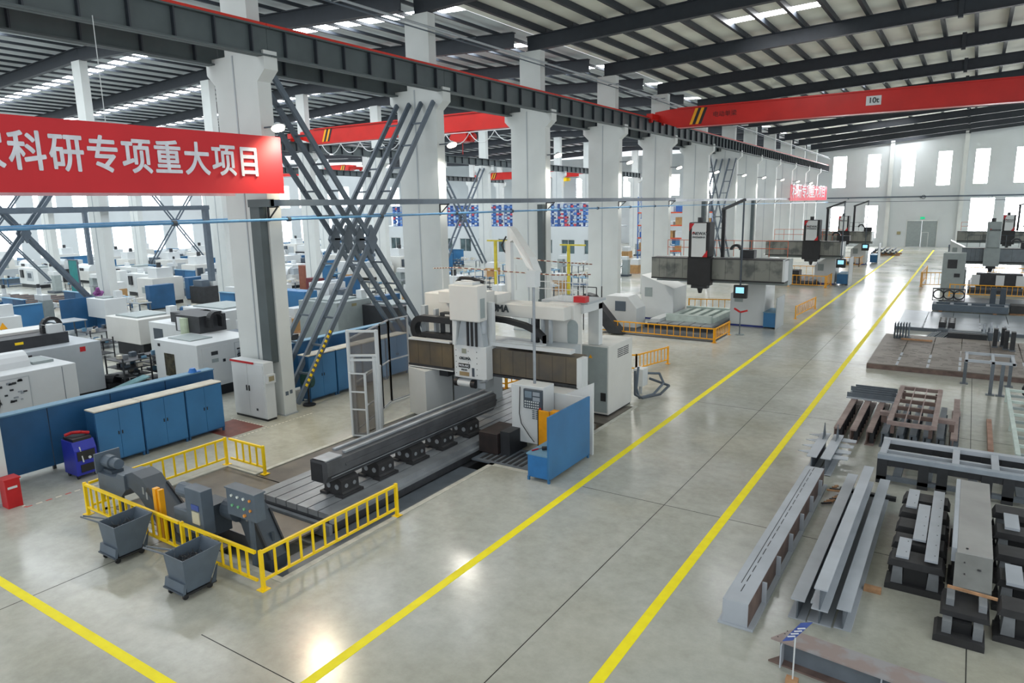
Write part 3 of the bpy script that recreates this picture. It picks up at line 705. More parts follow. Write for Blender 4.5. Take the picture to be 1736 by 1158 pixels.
# ------------------------------------------------------------------ blue cabinets, partition, welder, white cabinet
def blue_cab(label, x0, x1, y0, y1, h=1.72, face='x'):
    g = thing('tool_cabinet', label, 'cabinet', ((x0+x1)/2, y0, 0))
    MB().box(x0, x1, y0, y1, .12, h).out('body', blue_d, g)
    for xx in (x0+.04, x1-.04):
        for yy in (y0+.04, y1-.04): MB().box(xx-.03, xx+.03, yy-.03, yy+.03, 0, .12).out('leg', blue_d, g)
    m = (y0+y1)/2
    for a, c, s in ((y0+.02, m-.005, 1), (m+.005, y1-.02, -1)):
        MB().box(x1, x1+.025, a, c, .16, h-.03).out('door', blue, g)
    MB().box(x1+.025, x1+.04, m-.07, m-.04, h*.52, h*.58).box(x1+.025, x1+.04, m+.04, m+.07, h*.52, h*.58).out('lock_handle', blk, g)
    MB().box(x0-.02, x1+.03, y0, y1, h, h+.035).out('top_board', tape, g)
    return g
for k, (a, c) in enumerate(((9.83, 11.22), (11.25, 12.68), (12.71, 14.05))):
    blue_cab('blue steel tool cabinet, %s of the row of three' % ('nearest the welder', 'middle one', 'nearest the white cabinet')[k], -21.65, -21.15, a, c)
def partition(label, x, y0, y1, n, h=1.9, th=.12, m=None, top=True):
    g = thing('partition_screen', label, 'partition', (x, y0, 0)); L = (y1-y0)/n
    for k in range(n):
        MB().box(x-th/2, x+th/2, y0+k*L+.015, y0+(k+1)*L-.015, .12, h).out('panel', m or blue_d, g)
    if top: MB().box(x-.3, x+.1, y0, y1, h, h+.04).out('top_shelf', blue_t, g)
    for k in range(n+1): MB().box(x-.04, x+.04, y0+k*L-.04, y0+k*L+.04, 0, .12).out('foot', blk2, g)
    return g
partition('long dark blue partition behind the three blue cabinets', -22.4, 7.3, 14.6, 4)
g = thing('welding_machine', 'royal blue wheeled welding machine with red top hose', 'welder', (-21.0, 9.1, 0))
b = MB(); b.pris([(-21.45, 9.0, .12), (-20.75, 9.0, .12), (-20.75, 9.0, .85), (-20.85, 9.0, 1.1), (-21.45, 9.0, 1.1)], (0, .6, 0)); b.out('casing', bluew, g)
MB().box(-20.76, -20.73, 9.06, 9.54, .55, .82).out('front_panel', blk, g); MB().box(-20.76, -20.73, 9.12, 9.48, .2, .42).out('outlet_panel', blk, g)
MB().tube((-20.74, 9.38, .6), (-20.7, 9.38, .6), .04, 10).out('dial', mw, g)
MB().box(-21.42, -20.85, 9.05, 9.55, 1.1, 1.18).out('wire_feeder', blk, g)
MB().bar((-20.72, 9.2, .5), (-20.78, 9.16, .95), .03).out('torch', mw, g)
MB().path([(-21.3, 9.05, 1.24), (-21.2, 9.2, 1.3), (-21.1, 9.4, 1.28), (-21.05, 9.6, 1.22)], .045).out('hose', red_o, g)
for sx in (-21.35, -20.85):
    for sy in (9.06, 9.54): MB().tube((sx, sy-.02, .06), (sx, sy+.02, .06), .06, 10).out('wheel', blk, g)
g = thing('fire_box', 'small red box standing at the foot of the nearest column', 'fire box', (-20.45, 7.2, 0))
MB().box(-20.6, -20.25, 7.05, 7.4, 0, .75).out('box_body', red_o, g, bev=.01); MB().box(-20.62, -20.23, 7.03, 7.42, .75, .79).out('lid', red_o, g)
MB().box(-20.25, -20.24, 7.1, 7.32, .52, .58).out('label_strip', mw, g)
g = thing('electrical_cabinet', 'tall off-white electrical cabinet with red edge at the near column', 'cabinet', (-21.5, 15.4, 0))
MB().box(-22.45, -20.62, 15.42, 15.84, .08, 2.14).out('body', mw, g, bev=.01)
MB().box(-22.42, -20.65, 15.44, 15.84, 0, .08).out('plinth', blk, g)
MB().box(-22.4, -21.55, 15.4, 15.42, .14, 2.05).out('door', mw, g); MB().box(-21.53, -20.68, 15.4, 15.42, .14, 2.05).out('door', mw, g)
MB().box(-22.47, -21.15, 15.38, 15.41, 2.06, 2.13).out('red_strip', red_o, g)
for x in (-21.62, -21.48): MB().box(x-.02, x+.02, 15.37, 15.4, 1.05, 1.25).out('door_handle', blk, g)
MB().box(-20.62, -20.5, 15.46, 15.8, 1.4, 1.72).out('display_box', mw, g); MB().box(-20.5, -20.49, 15.52, 15.74, 1.48, 1.66).out('display', mat('display_tan', (150, 140, 110), .5), g)
MB().box(-21.16, -21.08, 15.385, 15.4, .35, .43).out('vent_plug', blk2, g)

# right-hand blue cabinet bank behind lattice brace
for k in range(4):
    a = 17.9+k*1.45
    g2 = blue_cab('blue steel cabinet behind the near lattice brace, %s' % ('first from the column foot', 'second from the column foot', 'third from the column foot', 'fourth, beside the glazed door frame')[k], -21.75, -21.2, a, a+1.4, 1.85)
partition('blue partition behind the cabinets at the lattice brace foot', -23.3, 17.2, 26.5, 6, 2.0)
g = thing('floor_fan', 'dark covered fan standing between brace foot and blue cabinets', 'fan', (-21.0, 17.6, 0))
MB().tube((-21.0, 17.55, 1.0), (-21.0, 17.75, 1.0), .32, 16).out('fan_cage', mat('fan_green', (30, 70, 66), .6), g); MB().tube((-21, 17.65, 0.05), (-21, 17.65, .7), .03).out('stem', blk, g); MB().tube((-21, 17.65, 0), (-21, 17.65, .05), .25, 14).out('base', blk, g)

# ------------------------------------------------------------------ near double-column machine
def chain_loop(b, pts, w, y0, y1, th=.05):
    for a, c in zip(pts, pts[1:]): b.bar((a[0], (y0+y1)/2, a[1]), (c[0], (y0+y1)/2, c[1]), y1-y0, th, up=(0, 1, 0)) if False else b.pris([(a[0], y0, a[1]-th/2), (c[0], y0, c[1]-th/2), (c[0], y0, c[1]+th/2), (a[0], y0, a[1]+th/2)], (0, y1-y0, 0))
    return b
g = thing('gantry_mill', 'big white double-column milling machine in the near pit', 'milling machine', (-13.5, 19.5, 0))
MB().box(-16.95, -14.95, 19, 19.6, 1.88, 2.72).out('crossbeam_cover', bellow, g); MB().box(-13.4, -9.98, 19, 19.6, 1.9, 2.76).out('crossbeam_cover', bellow, g)
for k in range(3): MB().box(-16.5+k*.55, -16.494+k*.55, 18.995, 19.0, 1.9, 2.7).out('cover_seam', blk2, g)
for k in range(6): MB().box(-12.9+k*.5, -12.894+k*.5, 18.995, 19.0, 1.92, 2.74).out('cover_seam', blk2, g)
MB().box(-16.95, -9.9, 18.96, 19.62, 1.8, 1.88).out('lower_guide', blk2, g); MB().box(-16.95, -14.9, 18.95, 19.1, 1.76, 1.8).out('lower_lip', mw, g)
MB().box(-16.9, -15, 18.94, 19.2, 2.76, 2.82).out('upper_lip', mw, g); MB().box(-13.3, -10.2, 18.96, 19.25, 2.86, 2.98).out('upper_lip', mw, g)
MB().box(-9.98, -9.8, 18.92, 19.35, 1.8, 2.76).out('end_cap', mw, g, bev=.01)
MB().box(-17.0, -10.6, 19.6, 20.4, 1.7, 2.9).out('crossbeam_body', mg, g)
# saddle and ram head
sd = MB().box(-14.55, -13.2, 18.6, 18.98, 1.72, 2.86).out('saddle_plate', mw, g, bev=.015)
b = MB()
for i in range(5):
    for xx in (-14.47, -13.95, -13.6): b.box(xx, xx+.025, 18.592, 18.6, 1.85+i*.2, 1.875+i*.2)
b.out('cover_screws', blk2, sd, kind='stuff')
text('OKUMA', .13, txtk, sd, (-14.08, 18.59, 2.4), FY, off=.002); MB().box(-14.2, -14.02, 18.585, 18.6, 2.58, 2.74).out('badge', mat('badge_grey', (140, 144, 130), .5), sd)
MB().box(-14.36, -13.88, 18.59, 18.6, 2.08, 2.22).out('type_plate', blk, sd); text('MCR-A5C', .1, txtw, sd, (-14.12, 18.58, 2.15), FY, off=.001)
text('SPECIAL', .07, txtk, sd, (-14.12, 18.59, 2.0), FY); MB().box(-14.33, -13.92, 18.59, 18.6, 1.79, 1.93).out('rating_plate', mat('plate_bronze', (150, 130, 96), .5), sd)
MB().box(-13.8, -13.7, 18.59, 18.6, 1.8, 2.1).out('side_gauge', gm_d, sd)
MB().box(-14.5, -13.28, 18.35, 18.85, 3.72, 4.93).out('head_cover', mc, g, bev=.04); MB().box(-14.4, -13.7, 18.85, 19.9, 4.0, 4.6).out('head_arm', mc, g)
MB().box(-13.28, -13.27, 18.45, 18.7, 3.85, 4.5).out('head_vent', mgr, g)
MB().pris([(-14.5, 18.5, 3.72), (-14.3, 18.5, 3.72), (-14.4, 18.5, 2.86), (-14.52, 18.5, 2.86)], (0, .2, 0)).out('head_brace', mw, g)
MB().pris([(-14.42, 18.6, 2.86), (-13.3, 18.6, 2.86), (-13.42, 18.6, 3.72), (-14.2, 18.6, 3.72)], (0, .3, 0)).out('ram_bellows', mg, g)
for x in (-13.95, -13.78, -13.6): MB().box(x, x+.07, 18.55, 18.6, 2.86, 3.72).out('ram_guide', blk, g)
MB().tube((-13.38, 18.75, 3.3), (-13.38, 18.75, 3.75), .12, 12).out('balance_cylinder', metal, g)
MB().box(-14.35, -13.6, 18.5, 19.2, 4.93, 5.02).out('head_top_tray', mw, g); MB().path([(-14.5, 18.8, 4.95), (-14.3, 18.8, 5.12), (-13.9, 18.9, 5.1), (-13.5, 19, 4.98)], .06).out('hose', blk, g)
MB().box(-13.42, -13.18, 18.98, 19.15, 2.75, 4.32).out('side_post', mw, g)
MB().tube((-14.5, 18.75, 1.5), (-13.9, 18.75, 1.5), .13, 14).out('angle_head', mw, g); MB().tube((-14.62, 18.75, 1.5), (-14.48, 18.75, 1.5), .15, 14).tube((-13.92, 18.75, 1.5), (-13.75, 18.75, 1.5), .15, 14).out('tool_flange', blk, g)
MB().tube((-13.55, 18.7, 1.62), (-13.2, 18.6, 1.72), .05, 8).tube((-13.7, 18.7, 1.72), (-13.35, 18.7, 1.8), .06, 8).out('coolant_nozzle', metal, g)
MB().box(-14.35, -13.4, 18.8, 19.3, 1.35, 1.72).out('spindle_nose', mg, g)
# top beam, columns
MB().box(-14.2, -10.95, 19.9, 20.9, 3.72, 4.16).out('top_beam', mc, g, bev=.02)
text('OKUMA', .33, txtk, g, (-13.72, 19.885, 3.98), FY, off=.012)
MB().box(-16.2, -13.6, 19.9, 20.8, 4.02, 4.45).out('top_beam', mc, g, bev=.02)
MB().box(-17.2, -15.9, 20.3, 21.6, 0, 4.3).out('left_column', mc, g, bev=.03)
MB().box(-12.0, -10.85, 20.4, 21.0, 0, 4.2).out('right_column', mc, g, bev=.03)
b = MB(); b.tube((-10.9, 20.38, 3.0), (-10.9, 20.4, 3.0), .2, 16); b.tube((-10.9, 20.38, 3.5), (-10.9, 20.4, 3.5), .2, 16); b.box(-11.1, -10.7, 20.386, 20.4, 3.0, 3.5); b.out('column_hatch', mgr, g)
b = MB()
for x in (-11.9, -11.6, -12.3): b.box(x, x+.1, 20.0, 20.1, 2.8, 3.72)
b.box(-16.9, -16.7, 19.7, 19.9, 2.9, 3.9); b.box(-16.3, -16.2, 19.7, 19.9, 2.9, 3.8); b.out('guide_column', mg, g)
MB().box(-12.15, -12.0, 19.95, 20.1, 2.9, 3.75).out('drive_screw', blk, g)
b = MB(); pts = [(-13.9, 3.78), (-13.0, 3.74), (-12.3, 3.62), (-11.8, 3.45), (-11.55, 3.25), (-11.55, 3.02), (-11.75, 2.92), (-12.9, 2.92)]
chain_loop(b, [(x, z-.1) for x, z in pts], .1, 19.5, 19.75, .17); b.out('energy_chain', blk, g)
b = MB(); b.ring((-16.6, 3.1), .28, .5, 19.3, 19.6, 18, PI*.5, PI*1.5); b.box(-16.6, -15.1, 19.3, 19.6, 3.38, 3.6); b.box(-16.6, -14.95, 19.3, 19.6, 2.82, 2.98); b.out('energy_chain', blk, g)
MB().box(-12.9, -11.4, 19.2, 19.5, 2.62+.3, 2.7+.3).out('chain_tray', mw, g)
MB().box(-16.0, -15.2, 19.7, 20.0, 2.95, 3.7).out('motor_block', blk2, g); MB().box(-15.75, -15.55, 19.68, 19.7, 3.0, 3.65).out('cover_strip', mc, g)
# guards
MB().pris([(-16.97, 18.95, 0), (-15.88, 18.6, 0), (-15.72, 19.95, 0), (-16.95, 20.2, 0)], (0, 0, 1.72)).out('left_guard', mw, g)
MB().box(-15.7, -14.6, 20.0, 21.6, 0, 1.7).out('left_base', mg, g)
MB().box(-16.4, -15.4, 19.3, 19.8, 1.45, 1.8).out('left_drive', blk2, g)
MB().box(-11.95, -9.05, 18.2, 18.28, 0, 1.78).out('right_guard', mw, g, bev=.01); MB().box(-11.95, -9.95, 18.28, 19.6, 0, 1.76).out('right_base', mw, g)
MB().pris([(-10.0, 18.22, 1.78), (-9.05, 18.2, 1.78), (-9.05, 18.2, 2.25)], (0, .08, 0)).out('right_guard_top', mw, g)
MB().tube((-11.3, 18.9, 1.78), (-11.3, 18.9, 1.84), .42, 20).out('turntable_ring', mw, g)
MB().box(-15.2, -12.2, 21.2, 23.4, -.5, .1).out('machine_bed', mg, g)
# roof platform railing with red-white rope
for i in range(6): MB().tube((-16.6+i*.5, 20.7, 4.4), (-16.6+i*.5, 20.7, 5.2), .018, 5).out('railing_post', mw, g)
for i in range(9): MB().tube((-12.9+i*.27, 21.1, 4.2), (-12.9+i*.27, 21.1, 5.15), .016, 5).out('railing_post', mw, g)
for i in range(6): MB().tube((-14.9+i*.5, 22.4, 4.3), (-14.9+i*.5, 22.4, 5.25), .018, 5).out('railing_post', mw, g)
for z in (4.6, 4.85): MB().tube((-12.9, 21.1, z), (-10.9, 21.1, z), .014, 5).out('railing_bar', mw, g)
b = MB(); seg = [(-16.8, 20.4, 5.22), (-15.9, 20.6, 5.26), (-13.8, 20.9, 5.16), (-11.9, 21.0, 5.1), (-10.6, 21.1, 5.16)]
seg2 = [(-14.6, 22.6, 5.5), (-12.3, 22.3, 5.42), (-11.1, 22.2, 5.4)]
b.path(seg, .02, 6).path(seg2, .02, 6); rp = b.out('warning_rope', mat('rope_brown', (134, 74, 56), .7), g)
b = MB()
for sg in (seg, seg2):
    for a, c in zip(sg, sg[1:]):
        for k in range(0, 8): t = k/8; b.tube(lerp(a, c, t), lerp(a, c, t+.05), .025, 6)
b.out('rope_band', tape, rp, kind='stuff')
MB().box(-12.4, -10.6, 20.9, 22.3, 4.16, 4.24).out('platform_deck', mg, g)
MB().box(-10.98, -10.55, 20.6, 20.9, 4.26, 4.46).out('beacon_box', red_o, g)
# small jib with pendant pole
MB().box(-13.88, -13.66, 20.9, 21.1, 4.0, 6.25).out('jib_post', mw, g)
MB().pris([(-13.95, 21.15, 6.15), (-13.95, 21.15, 6.75), (-13.5, 20.7, 6.7), (-11.1, 18.0, 5.95), (-10.6, 17.5, 5.55), (-10.8, 17.7, 5.45), (-11.4, 18.3, 5.65), (-13.3, 20.5, 6.3)], (.16, .14, 0)).out('jib_arm', mw, g)
MB().box(-10.72, -10.42, 17.2, 17.5, 5.15, 5.62).out('jib_end', mw, g)
MB().tube((-10.56, 17.35, 2.25), (-10.56, 17.35, 5.15), .045, 10).out('pendant_pole', metal, g)
MB().path([(-13.9, 21, 6.4), (-14.1, 21, 6.1), (-14.0, 21, 5.9), (-13.9, 21, 5.8)], .03, 5).out('lamp_cable', blk, g)
# control unit
MB().box(-11.5, -10.35, 17.5, 18.15, .28, 2.1).out('control_unit', mw, g, bev=.015)
cp = MB().box(-11.0, -10.36, 17.4, 17.5, 1.42, 2.02).out('control_panel', gm_d, g, bev=.01)
MB().box(-10.94, -10.7, 17.39, 17.4, 1.76, 1.96).out('screen', mat('screen_dull', (120, 136, 148), .3), cp)
MB().box(-10.66, -10.42, 17.39, 17.4, 1.84, 1.96).box(-10.66, -10.42, 17.39, 17.4, 1.68, 1.8).out('key_block', mat('keys_grey', (150, 158, 166), .5), cp)
b = MB()
for i in range(7):
    for j in range(3): b.box(-10.95+i*.075, -10.91+i*.075, 17.385, 17.4, 1.46+j*.08, 1.5+j*.08)
b.out('push_buttons', mw, cp)
MB().tube((-10.4, 17.4, 1.47), (-10.4, 17.36, 1.47), .03, 10).out('stop_button', red_o, cp)
b = MB()
for i in range(3):
    for j in range(5): b.box(-10.75+i*.12, -10.66+i*.12, 17.49, 17.5, 1.08+j*.06, 1.11+j*.06)
b.out('vent_slots', gm, g)
MB().path([(-11.15, 17.45, 2.05), (-11.18, 17.44, 1.2), (-11.1, 17.42, .9), (-10.8, 17.4, .55), (-10.6, 17.35, .4)], .015, 5).out('cable', blk, g)
# orange door
MB().box(-10.42, -10.05, 17.3, 17.36, .3, 1.45).out('orange_door', orange, g, bev=.01); MB().box(-10.05, -9.4, 17.36, 17.6, .8, 1.45).out('orange_panel', orange, g)
MB().box(-10.44, -10.42, 17.28, 17.38, .3, 1.45).out('door_edge', blk2, g); MB().box(-9.95, -9.6, 17.34, 17.36, 1.3, 1.34).out('door_handle', blk, g)
g2 = thing('rust_box', 'dark rusty steel block under the control unit beside the table', 'steel block', (-11.7, 17, 0))
MB().box(-12.25, -11.55, 16.75, 17.9, 0, .66).out('block_body', mat('rust_dark', (54, 42, 40), .6, var=.15, c2=(34, 30, 30)), g2, bev=.02); MB().box(-11.54, -11.2, 16.9, 17.9, .0, .72).out('dark_side', blk2, g2)
g2 = thing('electrical_cabinet', 'tall cream electrical cabinet with side louvres and warning triangle', 'cabinet', (-10.9, 23, 0))
MB().box(-11.48, -10.33, 22.0, 24.05, .05, 2.55).out('body', mc, g2, bev=.015); MB().box(-11.45, -10.36, 22.02, 24, 0, .05).out('plinth', blk2, g2)
MB().box(-11.44, -10.38, 21.98, 22.0, .12, 2.5).out('door', mgr, g2)
for s in range(2):
    for k in range(5): MB().box(-10.33, -10.32, 22.75+s*.5, 23.2+s*.5, 2.02+k*.07, 2.05+k*.07).out('louvre', blk2, g2)
MB().box(-10.62, -10.42, 21.96, 21.98, .55, .85).out('door_handle', blk, g2)
MB().pris([(-11.1, 21.975, 2.08), (-10.95, 21.975, 2.08), (-11.025, 21.975, 2.21)], (0, -.01, 0)).out('warning_triangle', yel2, g2)
MB().tube((-10.85, 22.3, 2.55), (-10.85, 22.3, 2.6), .05, 10).out('lifting_eye', blk2, g2)
MB().box(-11.16, -10.75, 22.05, 22.35, 2.56, 4.05).box(-11.16, -10.75, 20.9, 22.35, 3.85, 4.15).out('cable_portal', mw, g2)
g2 = thing('junction_box', 'small white box with thick grey hoses beside the tall cabinet', 'junction box', (-10.4, 25.6, 0))
MB().box(-10.75, -10.35, 25.2, 25.7, .35, 1.05).out('box_body', mw, g2, bev=.01)
MB().box(-10.6, -10.5, 25.4, 25.5, 0, .35).out('stand', mg, g2)
MB().path([(-10.3, 24.6, 1.3), (-10.28, 24.4, .5), (-10.2, 24.5, .1), (-9.9, 25.2, .12), (-9.8, 26, .4), (-10.1, 26.3, .7), (-10.4, 25.72, .8)], .05, 8).out('hose', gm, g2)
MB().path([(-10.3, 24.3, 1.2), (-10.25, 24.2, .3), (-10.1, 24.6, .08), (-9.7, 25.4, .1), (-9.6, 26.1, .3), (-10.3, 25.72, .6)], .05, 8).out('hose', gm_d, g2)
# blue workbench with tall back panel
g2 = thing('workbench', 'blue steel workbench with a tall blue back panel beside the aisle', 'workbench', (-9.4, 15.6, 0))
MB().box(-9.1, -9.05, 15.55, 18.0, .1, 1.9).out('back_panel', blue, g2)
MB().box(-9.75, -9.1, 15.6, 17.95, .1, .74).out('bench_body', mat('cabinet_blue_bright', (44, 116, 178), .45), g2)
MB().box(-9.78, -9.1, 15.57, 17.98, .74, .78).out('bench_top', blue_t, g2)
for (x, y) in ((-9.72, 15.6), (-9.08, 15.6), (-9.72, 17.94), (-9.08, 17.94)): MB().box(x-.03, x+.03, y-.03, y+.03, 0, .12).out('leg', blue, g2)
g3 = thing('hand_tool', 'black and silver tool lying on the blue workbench', 'tool', (-9.4, 16, .78)); MB().tube((-9.5, 15.95, .84), (-9.3, 16.1, .84), .05, 10).out('tool_body', blk, g3); MB().tube((-9.3, 16.1, .84), (-9.18, 16.2, .84), .03, 8).out('tool_tip', metal, g3)
g3 = thing('hand_tool', 'small red-handled tool at the bench corner', 'tool', (-9.7, 15.8, .78)); MB().bar((-9.7, 15.75, .8), (-9.62, 15.95, .8), .03, .03).out('handle', red_o, g3); MB().bar((-9.62, 15.95, .8), (-9.58, 16.1, .8), .02).out('shank', metal, g3)
# glazed door frame and fence
g2 = thing('safety_fence', 'tall silver-framed glazed fence around the near machine', 'fence', (-16.8, 15.9, 0))
def glazed(parent, a, c, z0, z1, bars=(), w=.06, m=None, gl=True):
    m = m or mw; A = Vector((*a, 0)); C_ = Vector((*c, 0)); u = Vector((0, 0, 1))
    b = MB()
    for q in (A, C_): b.bar(q+u*z0, q+u*z1, w)
    for z in (z0+w/2, z1-w/2)+tuple(bars): b.bar(A+u*z, C_+u*z, w*.8)
    b.out('frame', m, parent)
    if gl:
        d = (C_-A).normalized(); n_ = Vector((-d.y, d.x, 0))*.006
        MB().add([A+u*z0-n_, C_+u*z0-n_, C_+u*z1-n_, A+u*z1-n_, A+u*z0+n_, C_+u*z0+n_, C_+u*z1+n_, A+u*z1+n_], [(0, 1, 2, 3), (7, 6, 5, 4), (0, 4, 5, 1), (1, 5, 6, 2), (2, 6, 7, 3), (3, 7, 4, 0)]).out('glass_pane', glass, parent)
pts = [(-16.85, 15.95), (-18.0, 18.6), (-18.4, 19.5), (-18.4, 20.6)]
for a, c in zip(pts, pts[1:]): glazed(g2, a, c, .05, 3.3, (1.7,), .06, prim)
g3 = thing('safety_door', 'white framed double safety door with glass panes at the pit edge', 'door', (-16.5, 16, 0))
glazed(g3, (-16.78, 15.87), (-15.95, 16.33), .02, 3.6, (2.75, 2.6), .09); MB().bar((-16.7, 15.95, .05), (-16.7, 15.95, 2.7), .12).bar((-16.05, 16.3, .05), (-16.05, 16.3, 2.7), .12).out('inner_stile', mw, g3)
glazed(g3, (-16.72, 15.8), (-16.22, 15.98), .02, 2.2, (.95, 1.55), .06); glazed(g3, (-16.22, 15.98), (-16.6, 17.1), .05, 2.2, (1.1,), .05)

# ------------------------------------------------------------------ bridge-type gantry machines
def gantry(label, x0, x1, Y, zb, zt, hx0, hx1, hz1, red=True, body=None, side=None, txt=None, leg_l=None, leg_r=None, pend=True, bel=None, lean=None):
    bel = bel or bellow_g; body = body or mw; side = side or blk
    g = thing('gantry_mill', label, 'milling machine', ((x0+x1)/2, Y, 0))
    MB().box(x0, hx0-.05, Y, Y+.9, zb, zt).out('bellows', bel, g); MB().box(hx1+.05, x1-.12, Y, Y+.9, zb, zt).out('bellows', bel, g)
    b = MB()
    for k in range(1, 5):
        t = k/5; b.box(x0+(hx0-x0)*t, x0+(hx0-x0)*t+.012, Y-.006, Y, zb+.03, zt-.03); b.box(hx1+(x1-hx1)*t, hx1+(x1-hx1)*t+.012, Y-.006, Y, zb+.03, zt-.03)
    b.out('bellows_seam', blk2, g)
    MB().box(x0, x1, Y-.04, Y+.94, zb-.08, zb).out('lower_edge', blk, g); MB().box(x0, x1, Y-.02, Y+.92, zt, zt+.05).out('upper_edge', blk2, g)
    MB().box(x1-.12, x1, Y-.05, Y+.95, zb, zt+.06).out('end_cap', body, g)
    MB().box(x0, x1, Y+.9, Y+2.0, zb-.3, zt).out('bridge_body', mgr, g)
    # head
    MB().box(hx0-.06, hx1+.06, Y-.35, Y+.2, zb-.35, zt+.12).out('saddle', side, g)
    MB().box(hx0, hx1, Y-.5, Y+.5, zt+.12, hz1).out('head_cover', side, g, bev=.06)
    w = (hx1-hx0)
    fx0, fx1 = hx0+w*.16, hx1-w*.16
    MB().box(fx0, fx1, Y-.53, Y-.5, zt+.16, hz1-.04).out('head_front', mw if body is mw else body, g)
    if red:
        MB().pris([(fx0-w*.12, Y-.54, hz1-.05), (fx0+w*.12, Y-.54, hz1-.05), (fx0-w*.12, Y-.54, hz1-.5)], (0, .03, 0)).out('red_corner', red_o, g)
        MB().pris([(fx1+w*.08, Y-.54, zt+.15), (fx1-w*.16, Y-.54, zt+.15), (fx1+w*.08, Y-.54, zt+.55)], (0, .03, 0)).out('red_corner', red_o, g)
    if txt:
        text(txt[0], w*.2, txtk, g, ((fx0+fx1)/2+w*.08, Y-.545, hz1-(hz1-zt)*.3), FY, off=.002)
        MB().pris([(fx0+w*.03, Y-.54, hz1-(hz1-zt)*.33), (fx0+w*.09, Y-.54, hz1-(hz1-zt)*.26), (fx0+w*.15, Y-.54, hz1-(hz1-zt)*.33), (fx0+w*.15, Y-.54, hz1-(hz1-zt)*.27), (fx0+w*.09, Y-.54, hz1-(hz1-zt)*.24), (fx0+w*.03, Y-.54, hz1-(hz1-zt)*.27)], (0, -.01, 0)).out('emblem', red_o, g)
        if len(txt) > 1: text(txt[1], w*.13, txtk, g, ((fx0+fx1)/2, Y-.545, hz1-(hz1-zt)*.4), FY)
    MB().tube(((hx0+hx1)/2-.1, Y, hz1), ((hx0+hx1)/2-.1, Y, hz1+.28), .16, 12).out('head_motor', blk2, g)
    b = MB().box(hx0+.15, hx1-.15, Y-.25, Y+.25, zb-.55, zb-.35); b.tube(((hx0+hx1)/2, Y, zb-.85), ((hx0+hx1)/2, Y, zb-.55), .1, 12, .18); b.out('ram', blk2, g)
    # legs
    lx, rx = leg_l or (x0-.6, x0+.9), leg_r or (x1-1.2, x1+.2)
    for nm, (a, c), sgn in (('left_column', lx, 1), ('right_column', rx, -1)):
        b = MB(); i0, i1 = (a, c)
        prof = [(i0, .1), (i1, .1), (i1, zb-1.6), (i1-sgn*0, zb-.9), (i0+(.0 if sgn > 0 else .5), zb-.1), (i0, zb-.1)] if sgn > 0 else [(i0, .1), (i1, .1), (i1, zb-.1), (i1-.5, zb-.1), (i0, zb-1.0), (i0, zb-1.6)]
        b.pris([(x, Y+1.8, z) for x, z in prof], (0, 2.4, 0)); b.out(nm, body, g, bev=.03)
        MB().box(i0+.25, i0+.75, Y+1.78, Y+1.8, zb-1.5, zb-.9).out('column_recess', mgr, g)
        MB().box(i0+.05, i1-.05, Y+1.83, Y+4.1, 0, .12).out('column_foot', mat('foot_blue', (36, 52, 130), .5), g)
    # rails on the bridge and cable arm
    b = MB()
    for i in range(8):
        x = x0+.3+(x1-x0-.6)*i/7; b.tube((x, Y+1.9, zt+.05), (x, Y+1.9, zt+1.0), .02, 5)
    for z in (.55, 1.0): b.tube((x0+.3, Y+1.9, zt+z), (x1-.3, Y+1.9, zt+z), .02, 5)
    b.out('walkway_rail', mat('rail_orange', (206, 104, 66), .5) if pend is True else gm_d, g)
    b = MB().box(hx1+1.4, hx1+2.2, Y+.9, Y+1.5, zt+.05, zt+.5); b.ring((hx1+1.1, zt+.5), .2, .34, Y+1, Y+1.3, 12, 0, PI); b.out('motor_group', blk2, g)
    if pend:
        px = hx1+.3; q = zt+2.95
        MB().bar((px, Y+1.2, zt+.05), (px, Y+1.2, q), .2, .2).out('pendant_mast', blk2, g)
        MB().bar((px-.1, Y+1.2, q-.1), (px+1.5, Y+.0, q+.45), .14, .14).out('pendant_arm', blk2, g)
        MB().tube((px+1.5, Y-.2, q+.42), (px+1.5, Y-.2, zb-.25), .05, 8).out('pendant_tube', gm_d, g)
        c_ = MB().box(px+1.15, px+1.9, Y-.35, Y-.05, zb-1.0, zb-.25).out('pendant_panel', blk, g, bev=.02)
        MB().box(px+1.28, px+1.75, Y-.365, Y-.35, zb-.7, zb-.36).out('screen', screen, c_)
    return g
gantry('black and white gantry milling machine, second along the aisle with pale workpiece', -16.4, -8.55, 41, 2.98, 4.15, -13.95, -12.7, 6.3, txt=('NEWAY', 'PM2560HA'), leg_l=(-17.8, -15.6), leg_r=(-12.0, -9.95))
gantry('gantry milling machine with white head, third along the aisle', -15.55, -9.2, 66, 2.7, 3.85, -12.3, -11.0, 5.75, txt=('NEWAY', 'PM2040HA'), leg_r=(-11.6, -9.9))
gantry('small far gantry milling machine, fourth along the aisle', -14.6, -9.3, 88, 2.75, 3.8, -12.8, -11.7, 5.6, txt=('NEWAY',), pend=2, leg_r=(-11.6, -10.0))
gantry('grey-headed gantry milling machine on the right side of the hall', -.55, 6.2, 68, 2.35, 3.35, 1.0, 1.95, 5.5, red=False, body=mgr, side=mgr, txt=('HAISION',), leg_l=(-1.65, -.1), leg_r=(4.5, 6.3), bel=mat('bellows_slate', (116, 126, 132), .5, c2=(104, 112, 118)), pend=0)
gantry('black and white gantry milling machine at the far right behind the grey one', -1.4, 6.5, 95, 2.6, 3.6, 2.75, 3.9, 5.45, txt=('NEWAY', 'PM2040HA'), leg_r=(5, 6.6))

